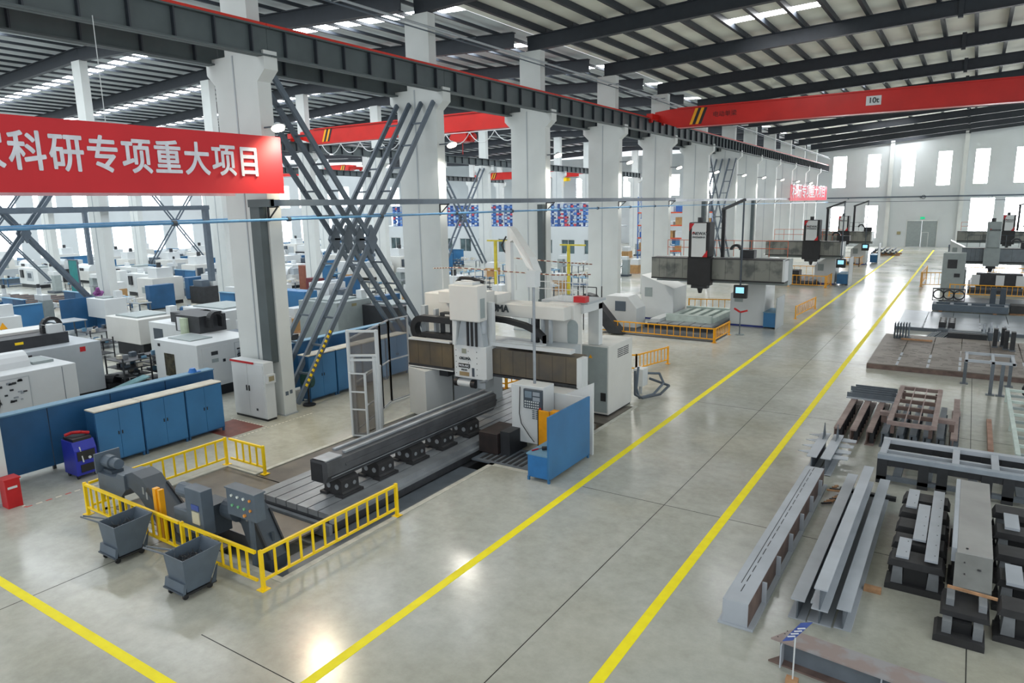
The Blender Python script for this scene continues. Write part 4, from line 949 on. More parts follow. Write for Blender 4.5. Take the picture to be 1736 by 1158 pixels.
def mtable(label, x0, x1, y0, y1, z=.3, m=None, n=6):
    g = thing('machine_table', label, 'machine table', ((x0+x1)/2, y0, 0)); L = (x1-x0)/n
    MB().box(x0-.1, x1+.1, y0-.1, y1, 0, z*.6).out('table_bed', blk2, g)
    for k in range(n): MB().box(x0+k*L+.03, x0+(k+1)*L-.03, y0, y1, z*.6, z).out('table_slat', m or tbl, g)
    return g
mtable('dark machine table of the second gantry machine', -16.2, -12.2, 39.9, 47, .32)
mtable('machine table of the third gantry machine', -15, -11.3, 66.3, 72, .4, metal_d)
mtable('machine table of the far left gantry machine', -14.2, -11.2, 89, 94, .4, metal_d, 4)
mtable('machine table of the right grey gantry machine', .2, 4.4, 66, 74, .45, metal_d)
g = tag(MB().box(-17.8, -11.2, 37.05, 39.7, .001, .03).out('floor_plate', blk2), 'black floor plates before the second gantry machine', 'floor plate')
g = thing('casting', 'pale green slotted casting clamped on the second machine table', 'workpiece', (-14, 42, .32))
for k in range(5): MB().box(-15.3+k*.62, -14.95+k*.62, 41.2, 45, .32, .62).out('rib', mat('casting_pale', (190, 204, 198), .5), g)
MB().box(-15.4, -12.6, 41.0, 41.35, .32, .72).box(-15.4, -12.6, 44.7, 45.1, .32, .72).out('cross_rib', MATS['casting_pale'], g); MB().box(-16.1, -15.5, 40.2, 46, .32, .5).out('side_strip', mw, g)
g = thing('chip_conveyor', 'black chip conveyor rising beside the second gantry machine', 'chip conveyor', (-18.2, 37, 0))
MB().pris([(-19.2, 36.6, 1.9), (-18.8, 36.6, 2.3), (-18.3, 36.6, 2.2), (-16.4, 36.6, .1), (-17.2, 36.6, .05), (-18.7, 36.6, 1.7)], (0, .7, 0)).out('chute', blk2, g)
b = MB()
for x in (-19.2, -18.0): b.bar((x, 36.6, 0), (x, 36.6, 2.7), .05).bar((x, 37.3, 0), (x, 37.3, 2.7), .05)
b.bar((-19.2, 36.6, 2.7), (-18.0, 36.6, 2.7), .05); b.out('frame', blk2, g)
def bluebench(label, x, y, w=.7, l=2.0, h=1.85):
    g = thing('workbench', label, 'workbench', (x, y, 0))
    MB().box(x, x+.05, y, y+l, .0, h).out('back_panel', mg, g); MB().box(x-w, x-.01, y+.05, y+l-.05, .1, .95).out('bench_body', blue, g); MB().box(x-w-.02, x, y, y+l, .95, .99).out('bench_top', blue_t, g)
    return g
bluebench('blue workbench with white back panel by the second gantry machine', -9.25, 42.5)
bluebench('blue workbench with white back panel by the third gantry machine', -8.8, 67.6, .9, 2.4, 2.4)
bluebench('tiny blue workbench by the farthest left gantry machine', -9.0, 92, .8, 2.5, 2.3)
g = thing('sign_stand', 'round-footed sign stand with two red blades beside the second machine', 'sign stand', (-10.6, 39.9, 0))
MB().tube((-10.6, 39.9, 0), (-10.6, 39.9, .04), .26, 16).out('foot', mgr, g); MB().tube((-10.6, 39.9, .04), (-10.6, 39.9, 1.35), .03).out('stem', gm, g)
MB().bar((-10.95, 39.9, 1.5), (-10.6, 39.9, 1.3), .05, .1).bar((-10.6, 39.9, 1.3), (-10.2, 39.9, 1.42), .05, .1).out('blade', red_o, g)
g = thing('safety_cover', 'white machine guard cabinet left of the second gantry machine', 'cabinet', (-17.6, 39.3, 0))
MB().pris([(-18.6, 39.2, 0), (-16.6, 39.2, 0), (-16.6, 39.2, 1.2), (-17.2, 39.2, 1.9), (-18.6, 39.2, 1.9)], (0, 1.4, 0)).out('body', mw, g, bev=.02); MB().box(-18.0, -17.3, 39.18, 39.2, 1.0, 1.6).out('window', gm, g)
g = thing('workpiece', 'dark motor casting with white labels on the right gantry table', 'workpiece', (2, 66, .45))
MB().box(.6, 3.6, 66.6, 67.6, .45, 1.5).out('casting', blk2, g); 
for x in (.3, 1.9, 3.2): MB().box(x, x+.55, 66.5, 66.6, .55, 1.4).out('label_panel', mw, g)
g = thing('workpiece', 'black frame casting with white face on the third machine table', 'workpiece', (-13.5, 66.4, .4))
MB().box(-14.6, -12.6, 66.2, 67.4, .4, 1.3).out('casting', blk, g); MB().box(-14.2, -13.2, 66.15, 66.2, .55, 1.0).out('white_face', mw, g)
g = thing('control_cabinet', 'grey control cabinet with dark screens left of the right gantry machine', 'control cabinet', (-1.1, 66, 0))
MB().box(-1.75, -.2, 65.9, 67.4, 0, 3.1).out('body', mgr, g, bev=.03); MB().box(-1.4, -.75, 65.87, 65.9, 1.9, 2.6).out('screen', blk2, g); MB().box(-.9, -.5, 65.87, 65.9, 1.2, 1.5).out('panel', blk2, g)
g = MB().box(-2.3, -1.0, 104, 105, 0, 1.6).out('steel_crate', gm); tag(g, 'small dark crate standing near the far door on the right', 'crate')
g = thing('material_pile', 'low dark stack of round bars near the far window on the left', 'steel bars', (-9.5, 108, 0))
for k in range(14): MB().tube((-11+k*.22, 105, .3+(k % 3)*.22), (-11+k*.22, 110, .3+(k % 3)*.22), .12, 8).out('bar', gm_d, g)
MB().box(-11.3, -7.7, 105.5, 105.8, 0, .18).box(-11.3, -7.7, 108.5, 108.8, 0, .18).out('sleeper', wood, g)

# ------------------------------------------------------------------ steel stock on the right
def hbeam(parent, x, y0, y1, z, w=.24, h=.42, m=None, axis='y', names=('top_flange', 'web', 'bottom_flange')):
    m = m or prim; t = .025
    def bx(a0, a1, c0, c1, nm, mm):
        (MB().box(a0, a1, y0, y1, c0, c1) if axis == 'y' else MB().box(y0, y1, a0, a1, c0, c1)).out(nm, mm, parent)
    bx(x-w/2, x+w/2, z+h-t, z+h, names[0], m); bx(x-.012, x+.012, z+t, z+h-t, names[1], prim_d); bx(x-w*.62, x+w*.62, z, z+t, names[2], m)
g = thing('box_girder', 'long grey welded box girder lying nearest the aisle line', 'steel girder', (-2.95, 11.6, 0))
MB().box(-3.17, -2.72, 11.62, 19.15, .05, .5).out('girder_body', prim, g); MB().box(-3.24, -2.62, 11.6, 19.2, 0, .05).out('bottom_flange', prim, g)
MB().box(-2.72, -2.715, 11.63, 19.14, .05, .49).out('side_plate', rust, g)
for k in range(6): MB().box(-2.72, -2.63, 12.6+k*1.15, 12.62+k*1.15, .05, .46).out('stiffener', prim, g)
for k in range(18): MB().box(-2.96, -2.945, 12.0+k*.4, 12.28+k*.4, .5, .503).out('weld_slot', blk2, g)
MB().box(-3.03, -3.02, 12.3, 18.9, .5, .505).out('weld_slot', blk2, g)
g = thing('h_beam', 'grey primed H-beam, left one beside the box girder', 'steel beam', (-2.05, 12.4, 0), 'grey primed beams')
hbeam(g, -2.05, 12.42, 19.4, 0, .24, .4)
g = thing('h_beam', 'grey primed H-beam lying on top of the middle of the stack', 'steel beam', (-1.65, 12.2, .42), 'grey primed beams')
hbeam(g, -1.65, 12.2, 18.95, .42, .22, .42)
g = thing('h_beam', 'grey primed H-beam underneath the raised middle beam', 'steel beam', (-1.68, 12.45, 0), 'grey primed beams')
hbeam(g, -1.68, 12.46, 19.0, 0, .32, .4)
g = thing('h_beam', 'grey primed H-beam, right one beside the black trestles', 'steel beam', (-1.3, 12.5, 0), 'grey primed beams')
hbeam(g, -1.3, 12.5, 19.4, 0, .23, .4)
for k, (x0, x1, y, lab) in enumerate(((-2.3, -1.0, 19.0, 'under the far ends of the beams'), (-1.15, -.85, 14.1, 'poking out beside the right beam'))):
    g = tag(MB().box(x0, x1, y, y+.14, 0, .09).out('timber_sleeper', wood if k else blk2), 'timber sleeper '+lab, 'timber')
g = thing('h_beam', 'rust-streaked heavy beam with bolt holes crossing the bottom edge', 'steel beam', (-2.1, 11.1, 0))
MB().pris([(-2.17, 10.92, .43), (-1.93, 11.32, .43), (2.6, 10.95, .43), (2.6, 10.45, .43)], (0, 0, .03)).out('top_flange', mat('streaked_plate', (150, 148, 150), .6, c2=(146, 132, 128), thr=(.42, .56)), g)
MB().bar((-2.05, 11.1, .22), (2.6, 10.7, .22), .03, .42).out('web', prim_d, g)
MB().pris([(-2.2, 10.95, .0), (-1.95, 11.3, .0), (2.6, 10.95, .0), (2.6, 10.45, .0)], (0, 0, .03)).out('bottom_flange', rust, g)
for x in (-2.0, -.55, -.2, 1.4):
    MB().box(x, x+.02, 10.82, 11.05, .03, .43).out('stiffener', prim, g)
for (x, y) in ((-2.08, 11.0), (-2.0, 11.14), (-1.93, 11.02), (-1.98, 11.24)): MB().tube((x, y, .455), (x, y, .462), .012, 8).out('bolt_hole', blk, g)
g = thing('info_sign', 'small blue notice on a white pole standing in a wooden block', 'sign', (-1.74, 10.55, 0))
MB().tube((-1.74, 10.55, .1), (-1.74, 10.55, .82), .012, 8).out('pole', mw, g)
MB().box(-1.84, -1.66, 10.5, 10.62, 0, .1).out('foot_block', wood, g)
sb = MB().pris([(-1.92, 10.52, .72), (-1.78, 10.56, .76), (-1.52, 10.62, 1.12), (-1.68, 10.58, 1.08)], (.006, -.012, 0)).out('sign_board', signb, g)
for k in range(4):
    t0 = .2+k*.17; p = lerp((-1.9, 10.515, .76), (-1.64, 10.575, 1.08), t0)
    MB().bar((p[0]+.0, p[1]-.016, p[2]), (p[0]+.11, p[1]+.01, p[2]+.03), .008, .02).out('text_line', txtw, sb)
# trestles: black castings with plates on top
tp = thing('trestle_casting', '', 'casting', (0, 0, 0))
b = MB(); b.pris([(-.5, 0, 0), (.5, 0, 0), (.5, 0, .1), (.4, 0, .13), (-.4, 0, .13), (-.5, 0, .1)], (0, .55, 0)); b.out('base', cast, tp)
for x in (-.3, .3): MB().pris([(x-.1, .05, .13), (x+.1, .05, .13), (x+.08, .05, .5), (x-.08, .05, .5)], (0, .4, 0)).out('upright', mat('casting_grey', (128, 132, 136), .6, var=.1), tp)
MB().pris([(-.48, 0, .5), (.48, 0, .5), (.42, 0, .64), (-.42, 0, .64)], (0, .5, 0)).out('cap', cast, tp)
MB().box(-.2, .2, .1, .35, .13, .46).out('core_web', blk, tp)
for k in range(2): MB().pris([(-.5+k*.86, .5, 0), (-.36+k*.86, .5, 0), (-.43+k*.86, .5, .3)], (0, .06, 0)).out('lug', cast, tp)
index_children()
nm5 = ['frontmost of the row', 'second of the row', 'third of the row', 'fourth of the row', 'rearmost of the row']
for k in range(5):
    place(tp, used, (-.33, 14.45+k*.82, 0), 0, 'black trestle casting under the grey plates, '+nm5[k], 'black trestle castings under the plates')
for k in range(5):
    place(tp, used, (1.42, 13.5+k*1.1, 0), 0, 'black trestle casting at the right photo edge, '+nm5[k], 'black trestle castings at the right edge')
for k, (x0, x1, y0, y1, z, lab) in enumerate(((-.7, -.48, 17.2, 18.3, .66, 'rear left strip'), (-.68, -.46, 14.55, 15.45, .66, 'front left strip'), (-.45, -.22, 15.4, 17.35, .70, 'middle strip'), (-.2, .02, 14.5, 18.3, .72, 'long right strip'))):
    g = thing('steel_strip', 'pale steel plate lying on the black trestles, '+lab, 'steel plate', ((x0+x1)/2, y0, z-.02))
    MB().box(x0, x1, y0, y1, z-.02, z+.02).out('plate', prim, g)
    n = max(2, int((y1-y0)/.5))
    for j in range(n): MB().tube(((x0+x1)/2+.05, y0+.25+j*.5, z+.02), ((x0+x1)/2+.05, y0+.25+j*.5, z+.023), .012, 8).out('bolt_hole', blk, g)
for k, (x, y, lab) in enumerate(((1.25, 17.0, 'on the rear trestle at the right edge'), (1.2, 14.4, 'on the front trestle at the right edge'))):
    g = tag(MB().box(x-.12, x+.14, y, y+.8, .645, .7).out('steel_strip', prim), 'short pale steel plate '+lab, 'steel plate')
g = thing('column_casting', 'large grey box casting with round holes resting on black castings', 'casting', (.55, 14.6, .55))
MB().box(.3, .86, 14.6, 18.65, .55, 1.0).out('body', mat('casting_smooth', (158, 158, 156), .55, var=.05, scale=1.5), g, bev=.01)
MB().box(.22, .3, 14.75, 18.65, .72, 1.0).out('side_flange', prim, g)
MB().pris([(.28, 14.6, .98), (.86, 14.6, .98), (.86, 13.95, .62), (.28, 13.95, .62)], (0, 0, -.06)).out('sloped_face', mat('casting_dull', (122, 124, 122), .6), g)
for (x, y, z, r) in ((.66, 14.33, .835, .03), (.43, 14.42, .885, .01), (.44, 14.2, .765, .012), (.46, 14.8, 1.0, .02)):
    MB().tube((x, y-.012, z), (x, y+.0, z+.02), r, 14).out('bore', blk, g)
g = tag(MB().bar((.2, 13.93, .6), (.95, 13.85, .6), .05, .04).out('timber_strip', wood), 'thin timber strip under the front edge of the grey casting', 'timber')
for k, (y, z) in enumerate(((13.05, 0), (13.35, .0))):
    pass
g = thing('foot_casting', 'grey and black foot casting stack in front of the big grey casting', 'casting', (.5, 13.1, 0))
MB().pris([(.05, 13.0, 0), (.8, 13.0, 0), (.8, 13.0, .1), (.72, 13.0, .14), (.1, 13.0, .14), (.05, 13.0, .1)], (0, .6, 0)).out('base', cast, g)
for x in (.17, .62): MB().box(x, x+.14, 13.1, 13.5, .14, .36).out('upright', MATS['casting_grey'], g)
MB().pris([(.12, 13.3, .36), (.85, 13.3, .36), (.8, 13.3, .46), (.15, 13.3, .46)], (0, .8, 0)).out('shelf', cast, g)
MB().box(.3, .6, 13.2, 13.4, .14, .34).out('core', blk, g)
for x in (.2, .68): MB().box(x, x+.12, 13.5, 14.0, .46, .58).out('upright', MATS['casting_grey'], g)
g = thing('foot_casting', 'black foot casting under the rear of the big grey casting', 'casting', (.55, 17.2, 0))
MB().box(.2, .9, 17.0, 17.8, 0, .1).box(.25, .85, 17.1, 17.7, .1, .55).out('body', cast, g)
g = thing('foot_casting', 'black foot casting under the middle of the big grey casting', 'casting', (.55, 15.4, 0))
MB().box(.2, .9, 15.2, 15.9, 0, .1).box(.25, .85, 15.3, 15.8, .1, .55).out('body', cast, g)
# dark ladder frame
g = thing('welded_frame', 'large dark welded steel frame with pale top rails behind the beams', 'steel frame', (0, 20.2, 0))
for y in (20.15, 21.6):
    MB().box(-1.58, 3.6, y, y+.2, .68, .8).out('top_rail', prim if y > 21 else mat('frame_edge', (150, 160, 170), .5), g); MB().box(-1.58, 3.6, y+.02, y+.18, .1, .2).out('bottom_rail', prim_d, g)
    MB().box(-1.58, 3.6, y+.05, y+.12, .5, .68).out('web', blk2, g)
    for x in (-1.58, -.62, -.2, .75, 1.2, 2.2): MB().box(x, x+.24, y+.02, y+.16, 0, .68).out('upright', blk2, g)
MB().box(-1.4, 3.6, 20.85, 20.95, .6, .72).out('middle_rail', prim, g)
for x in (-1.56, .1, .95, 1.95): MB().box(x, x+.16, 20.35, 21.6, .7, .79).out('cross_member', prim, g)
for x in (-1.2, -.5, .5, 1.5): MB().box(x, x+.2, 20.3, 21.6, .12, .22).out('lower_member', prim_d, g)
# pointed T beams
for k, (x, lab) in enumerate(((-3.18, 'left of the pair'), (-2.82, 'right of the pair'))):
    g = thing('bracket_beam', 'grey beam with triangular side plates behind the box girder, '+lab, 'steel beam', (x, 19.95, 0))
    hbeam(g, x, 19.95, 22.3, .02, .26, .48)
    s = -1 if k == 0 else 1
    for j in range(4):
        y = 20.3+j*.55
        if k == 0: MB().pris([(x-.12, y, .45), (x-.12, y+.3, .45), (x-.42, y, .48)], (0, 0, .02)).out('gusset', prim, g)
        else: MB().pris([(x+.12, y, .4), (x+.12, y+.34, .4), (x+.5, y+.3, .4), (x+.5, y+.05, .4)], (0, 0, .02)).out('bracket', prim, g)
    MB().pris([(x, 21.6, .5), (x, 22.1, .5), (x, 21.85, .95)], (.02, 0, 0)).out('upright_gusset', prim_d, g)
g = thing('cut_parts', 'heap of small brown offcuts beside the box girder end', 'offcuts', (-2.4, 18.3, 0))
for k in range(12): MB().bar((-2.55+.05*k % .4, 17.9+k*.09, .04+.012*k), (-2.35+.03*k % .3, 18.05+k*.08, .05+.012*k), .06, .03).out('offcut', wood if k % 3 else blk2, g)
# brown beam rows and rusty grid
xs = [-3.0, -2.55, -2.1, -1.7, -1.3, -.95, -.6, -.25, .1]
od = ['first', 'second', 'third', 'fourth', 'fifth', 'sixth', 'seventh', 'eighth', 'ninth']
for k, x in enumerate(xs):
    g = thing('channel_beam', 'brownish painted channel beam in the row beside the grid, %s from the aisle' % od[k], 'steel beam', (x, 23.2, 0), 'brown channel beams')
    m = rust2 if k < 3 or k == 8 else prim_d
    y1 = 28.45 if k < 4 else (27.2 if k < 8 else 28.6)
    MB().box(x-.09, x+.09, 23.1+.06*k, y1, .42, .47).out('top_flange', m, g); MB().box(x-.08, x-.05, 23.1+.06*k, y1, .03, .42).out('web', rust if k < 3 else prim_d, g)
    MB().box(x-.12, x+.14, 23.1+.06*k, y1, 0, .03).out('bottom_flange', m, g)
    for j in range(7): MB().box(x+.0, x+.12, 23.4+j*.5, 23.43+j*.5, .03, .42).out('stiffener', blk2 if k < 3 else prim_d, g)
g = thing('steel_grid', 'rusty rectangular welded grid frame laid across the beam row', 'steel frame', (-1, 23, .5))
for x in (-1.58, -.42): MB().box(x-.07, x+.07, 23.1, 27.9, .8, .92).out('side_rail', rust2, g)
for j in range(6): y = 23.1+j*.94; MB().box(-1.51, -.49, y, y+.1, .78, .9).out('cross_bar', rust2 if j in (0, 5) else rust, g)
for x in (-1.18, -.82): MB().box(x-.015, x+.015, 23.2, 27.8, .9, .93).out('thin_bar', rust2, g)
for x, y in ((-1.5, 23.3), (-.5, 23.3), (-1.5, 27.5), (-.5, 27.5)): MB().box(x-.05, x+.05, y, y+.1, .47, .8).out('prop', rust, g)
MB().box(-1.95, -1.65, 24.35, 24.6, .7, .82).out('side_arm', rust2, g); MB().box(-.35, .1, 24.3, 24.55, .7, .82).out('side_arm', rust2, g)
MB().box(-1.9, -1.75, 24.35, 24.6, .47, .7).box(-.05, .08, 24.3, 24.55, .47, .7).out('arm_prop', rust, g)
for k in range(5):
    y = 26.85+k*.32
    g = thing('flat_section', 'grey flat bar lying across the far ends of the brown beams, %s one' % od[k], 'steel beam', (-2.5, y, .47), 'grey bars across the beam row')
    MB().box(-3.25+.12*(k % 3), -1.75-.1*(k % 2), y, y+.22, .475, .52).out('flange', prim, g); MB().box(-3.25+.12*(k % 3), -1.75-.1*(k % 2), y+.1, y+.12, .52, .68).out('rib', prim_d, g)
g = tag(MB().box(.98, 1.12, 24.3, 27.8, 0, .1).out('timber_sleeper', mat('pinkish_timber', (178, 140, 122), .7, var=.1)), 'long pinkish timber beam lying alone on the floor', 'timber')
# pale green-white frame at the right edge
g = thing('welded_frame', 'pale green-white welded lattice frame at the right photo edge', 'steel frame', (2, 23, 0)); pgw = mat('pale_green_primer', (196, 210, 204), .5)
for x in (1.62, 2.9): MB().box(x-.06, x+.06, 22.9, 31.1, .38, .5).out('side_rail', pgw, g)
for j in range(10): y = 23+j*.88; MB().box(1.68, 2.84, y, y+.12, .4, .48).out('cross_bar', pgw if j % 2 else mgr, g)
for x, y in ((1.62, 23.1), (1.62, 30.9), (2.9, 23.1), (2.9, 30.9), (1.62, 27)): MB().box(x-.05, x+.05, y-.05, y+.05, 0, .38).out('leg', pgw, g)
# leg frame
g = thing('frame_stand', 'grey steel table frame on four legs with base plates by the brown platform', 'steel frame', (1, 31.7, 0))
for (x, y) in ((.27, 33.3), (1.78, 33.5), (1.13, 31.75), (1.45, 31.75)):
    MB().box(x-.06, x+.06, y-.06, y+.06, .02, 1.22).out('leg', prim_d, g); MB().box(x-.14, x+.14, y-.14, y+.14, 0, .025).out('base_plate', prim_d, g)
for y in (31.75, 33.35): MB().box(.2, 1.85, y-.05, y+.05, 1.22, 1.32).out('top_rail', prim, g)
for x in (.27, 1.13, 1.78): MB().box(x-.05, x+.05, 31.7, 33.45, 1.2, 1.3).out('cross_rail', prim, g)
g = thing('cable_coil', 'dark tangled cable heap at the right edge beside the platform', 'cable', (2.2, 31.8, 0)); b = MB()
for k in range(9): b.ring((2.25+.05*(k % 3), .25+.04*(k % 4)), .1+.02*(k % 3), .14+.02*(k % 3), 31.6+k*.06, 31.64+k*.06, 14)
b.out('coil', blk2, g)
# platforms
def platform(label, x0, x1, y0, y1, z, m, n, edge, slots=0):
    g = thing('steel_platform', label, 'platform', ((x0+x1)/2, y0, 0)); L = (x1-x0)/n
    for k in range(n):
        MB().box(x0+k*L+.015, x0+(k+1)*L-.015, y0, y1, z-.04, z).out('plate', m, g)
    MB().box(x0, x1, y0+.02, y0+.1, 0, z-.04).out('front_edge', edge, g); MB().box(x0, x0+.08, y0, y1, 0, z-.04).out('side_edge', edge, g); MB().box(x0, x1, y1-.1, y1, 0, z-.04).out('rear_edge', edge, g)
    r = 0
    for k in range(1, n):
        for j in range(3): MB().box(x0+k*L-.05, x0+k*L+.05, y0+.1+j*1.1, y0+.9+j*1.1, z, z+.006).out('weld_strip', prim, g)
    if slots:
        b = MB()
        for k in range(260):
            x = random.uniform(x0+.2, x1-.4); y = random.choice([y0+.35+i*.25 for i in range(int((y1-y0-1)/.25))]); b.box(x, x+random.uniform(.1, .4), y, y+.02, z, z+.004)
        b.out('surface_slots', blk2, g, kind='stuff')
    return g
platform('wide brown steel assembly platform on the right side', -3.45, 3.6, 34.4, 42.6, .25, brownp, 6, rust, 1)
platform('bare grey steel assembly platform behind the brown one', -3.25, 3.6, 45.7, 52.7, .2, greyp, 5, prim_d, 0)
for k in range(6):
    g = thing('angle_plate', 'upright dark angle plate at the corner of the brown platform, %s' % od[k], 'angle plate', (-2.95+k*.12, 41.6, .25), 'angle plates on the brown platform')
    MB().box(-2.98+k*.13, -2.94+k*.13, 41.3, 41.9, .25, 1.05).box(-2.98+k*.13, -2.87+k*.13, 41.3, 41.9, .25, .3).out('plate', gm, g)
for k in range(9):
    g = tag(MB().bar((-1.7+k*.11, 42.75, .055), (-1.3+k*.11, 45.0, .055+.03*(k % 4)), .07, .1).out('steel_bar', prim_d), 'grey steel bar in the slanted heap between the platforms, %s from the left' % od[k], 'steel bar', 'slanted bars between the platforms')
g = thing('stacked_beams', 'dark flat beam stack between the two platforms', 'steel beam', (0, 43.3, 0))
for j in range(3): MB().box(-.6, 1.15, 43.2+j*.45, 43.5+j*.45, 0, .42).out('beam', blk2 if j == 0 else prim_d, g)
for k, x in enumerate((-.95, -.5)):
    g = thing('perforated_block', 'dark block with four round holes on the grey platform, %s' % ('left' if k == 0 else 'right'), 'casting', (x, 46.2, .2))
    MB().box(x-.17, x+.17, 46.2, 48.3, .2, .5).out('block_body', cast, g)
    for j in range(4): MB().tube((x, 46.5+j*.5, .5), (x, 46.5+j*.5, .505), .1, 12).out('hole', mw, g)
for k in range(7):
    x = 1.0+(k % 4)*.3; y = 44.0+(k//4)*1.0
    g = thing('steel_part', 'small grey machined part between the platforms, %s row, %s from the left' % (('front', 'rear')[k//4], od[k % 4]), 'machined part', (x, y, 0), 'small parts between the platforms')
    MB().box(x-.1, x+.1, y-.2, y+.2, 0, .35+.1*(k % 3)).out('base', prim_d, g); MB().tube((x, y, .3), (x, y, .75+.1*(k % 2)), .05, 8).out('stud', prim, g)
for k, (x, y) in enumerate(((1.42, 41.0), (1.85, 40.6), (2.1, 40.3), (1.75, 41.4))):
    g = thing('angle_plate', 'tall dark bracket standing on the brown platform, %s' % od[k], 'angle plate', (x, y, .25), 'brackets on the brown platform')
    MB().box(x-.09, x+.09, y-.2, y+.2, .25, 1.15).out('upright', blk2, g); MB().box(x-.12, x+.12, y-.25, y+.25, .25, .3).out('foot', prim_d, g)
g = tag(MB().box(-2.6, -1.2, 41.0, 41.1, .25, .33).out('timber_strip', wood), 'long thin timber lying near the far edge of the brown platform', 'timber')
g = thing('long_casting', 'long grey slotted bed casting behind the grey platform', 'casting', (0, 54, 0))
MB().box(-1.8, 2.4, 54.0, 54.4, .1, .5).box(-1.8, 2.4, 55.3, 55.7, .1, .5).out('side_wall', gm, g); 
for k in range(5): MB().box(-1.8+k*1.0, -1.6+k*1.0, 54.4, 55.3, .1, .5).out('cross_wall', prim, g)
MB().box(-1.4, -1.2, 54.1, 55.6, 0, .1).box(1.6, 1.8, 54.1, 55.6, 0, .1).out('sleeper', wood, g)
g = thing('ring_frame', 'black frame casting with two large round openings', 'casting', (-1.2, 56, .5)); b = MB()
for cx in (-1.55, -.95, -.35):
    b.ring((cx, .95), .26, .34, 55.9, 56.0, 18)
for x in (-1.9, -1.28, -.68, -.05): b.box(x, x+.05, 55.9, 56.0, .55, 1.35)
b.box(-1.9, 0, 55.9, 56.0, 1.3, 1.38).box(-1.9, 0, 55.9, 56, .52, .58); b.out('frame', blk2, g); MB().box(-1.5, -1.3, 55.8, 56.1, 0, .52).box(-.6, -.4, 55.8, 56.1, 0, .52).out('foot', prim_d, g)
for k, x in enumerate((1.55, 2.1)):
    g = thing('angle_plate', 'tall grey upright plate behind the grey platform, %s' % ('left' if k == 0 else 'right'), 'angle plate', (x, 55, 0))
    MB().box(x-.16, x+.16, 56.0, 56.3, 0, 1.5).out('upright', gm_d, g); MB().box(x-.2, x+.2, 55.8, 56.6, 0, .08).out('foot', prim_d, g)
g = thing('part_rack', 'low dark rack of castings behind the grey platform at right', 'rack', (3, 55, 0))
MB().box(2.5, 3.6, 54.5, 55.6, .1, .6).out('casting', cast, g); MB().box(2.5, 3.6, 54.6, 54.8, 0, .1).box(2.5, 3.6, 55.2, 55.4, 0, .1).out('sleeper', wood, g)
g = thing('steel_sheets', 'stack of bright steel sheets behind the slotted casting', 'steel sheets', (1, 58, 0))
for j in range(4): MB().box(-1.2+.1*j, 3.6, 57.5+.1*j, 61-.1*j, j*.07, j*.07+.05).out('sheet', greyp, g)

# ------------------------------------------------------------------ left bay: named machines in front
def elec_panel(g, x, y0, y1, z0, z1, seed=0):
    """open service hatch with wiring on a +X face"""
    rnd = random.Random(seed); p = MB().box(x, x+.012, y0, y1, z0, z1).out('service_panel', mw, g)
    MB().box(x+.01, x+.02, y0, y0+.02, z0, z1).box(x+.01, x+.02, y1-.02, y1, z0, z1).box(x+.01, x+.02, y0, y1, z1-.02, z1).out('panel_frame', mg, p)
    for k in range(26):
        y = rnd.uniform(y0+.08, y1-.2); z = rnd.uniform(z0+.35*(z1-z0), z1-.12)
        MB().box(x+.01, x+.04, y, y+rnd.uniform(.05, .16), z, z+rnd.uniform(.03, .08)).out('component', blk2 if k % 3 else metal, p)
    MB().path([(x+.03, y0+.25, z1-.2), (x+.05, y0+.22, (z0+z1)/2), (x+.03, y0+.26, z0+.1)], .012, 5).out('cable', blk, p)
    MB().path([(x+.03, y0+.5, z1-.3), (x+.06, y0+.56, (z0+z1)/2-.1), (x+.03, y0+.4, z0+.1)], .012, 5).out('cable', blk, p)
def arch_chain(g, x, yc, z, r=.3, w=.22, nm='energy_chain'):
    b = MB(); n = 12
    for i in range(n):
        a0, a1 = PI*i/n, PI*(i+1)/n-.04
        b.pris([(x, yc+math.cos(a0)*r, z+math.sin(a0)*r), (x, yc+math.cos(a0)*(r+.12), z+math.sin(a0)*(r+.12)), (x, yc+math.cos(a1)*(r+.12), z+math.sin(a1)*(r+.12)), (x, yc+math.cos(a1)*r, z+math.sin(a1)*r)], (w, 0, 0))
    b.box(x, x+w, yc-r-.12, yc-r, z-.35, z).box(x, x+w, yc+r, yc+r+.12, z-.35, z); b.out(nm, blk, g)
def warn(g, x, y, z, s=.16): MB().pris([(x, y-s/2, z), (x, y+s/2, z), (x, y, z+s*.9)], (.008, 0, 0)).out('warning_triangle', yel2, g)
# A: front white machine with open electrics
g = thing('machine_tool', 'white machine tool with open electrical panel behind the long blue partition', 'machine tool', (-28.8, 8.5, 0))
MB().box(-30.4, -27.7, 7.0, 12.5, .15, 2.0).out('enclosure', mw, g, bev=.02); MB().box(-30.3, -27.8, 7.1, 12.4, 0, .15).out('plinth', blk2, g)
elec_panel(g, -27.7, 9.35, 10.9, .5, 1.85, 3); MB().box(-27.7, -27.69, 8.4, 9.2, .3, 1.9).out('door', mw, g); MB().box(-27.7, -27.695, 12.0, 12.02, .2, 1.95).out('door_seam', gm, g)
MB().tube((-29.2, 8.2, 2.0), (-29.2, 11.4, 2.0), .55, 16).out('round_cover', mw, g, smooth=False); MB().box(-29.8, -28.7, 11.5, 12.2, 2.0, 2.1).out('top_hatch', mgr, g); warn(g, -27.69, 8.8, 1.2)
MB().box(-27.68, -27.67, 10.6, 10.75, .35, .5).out('red_label', red_o, g)
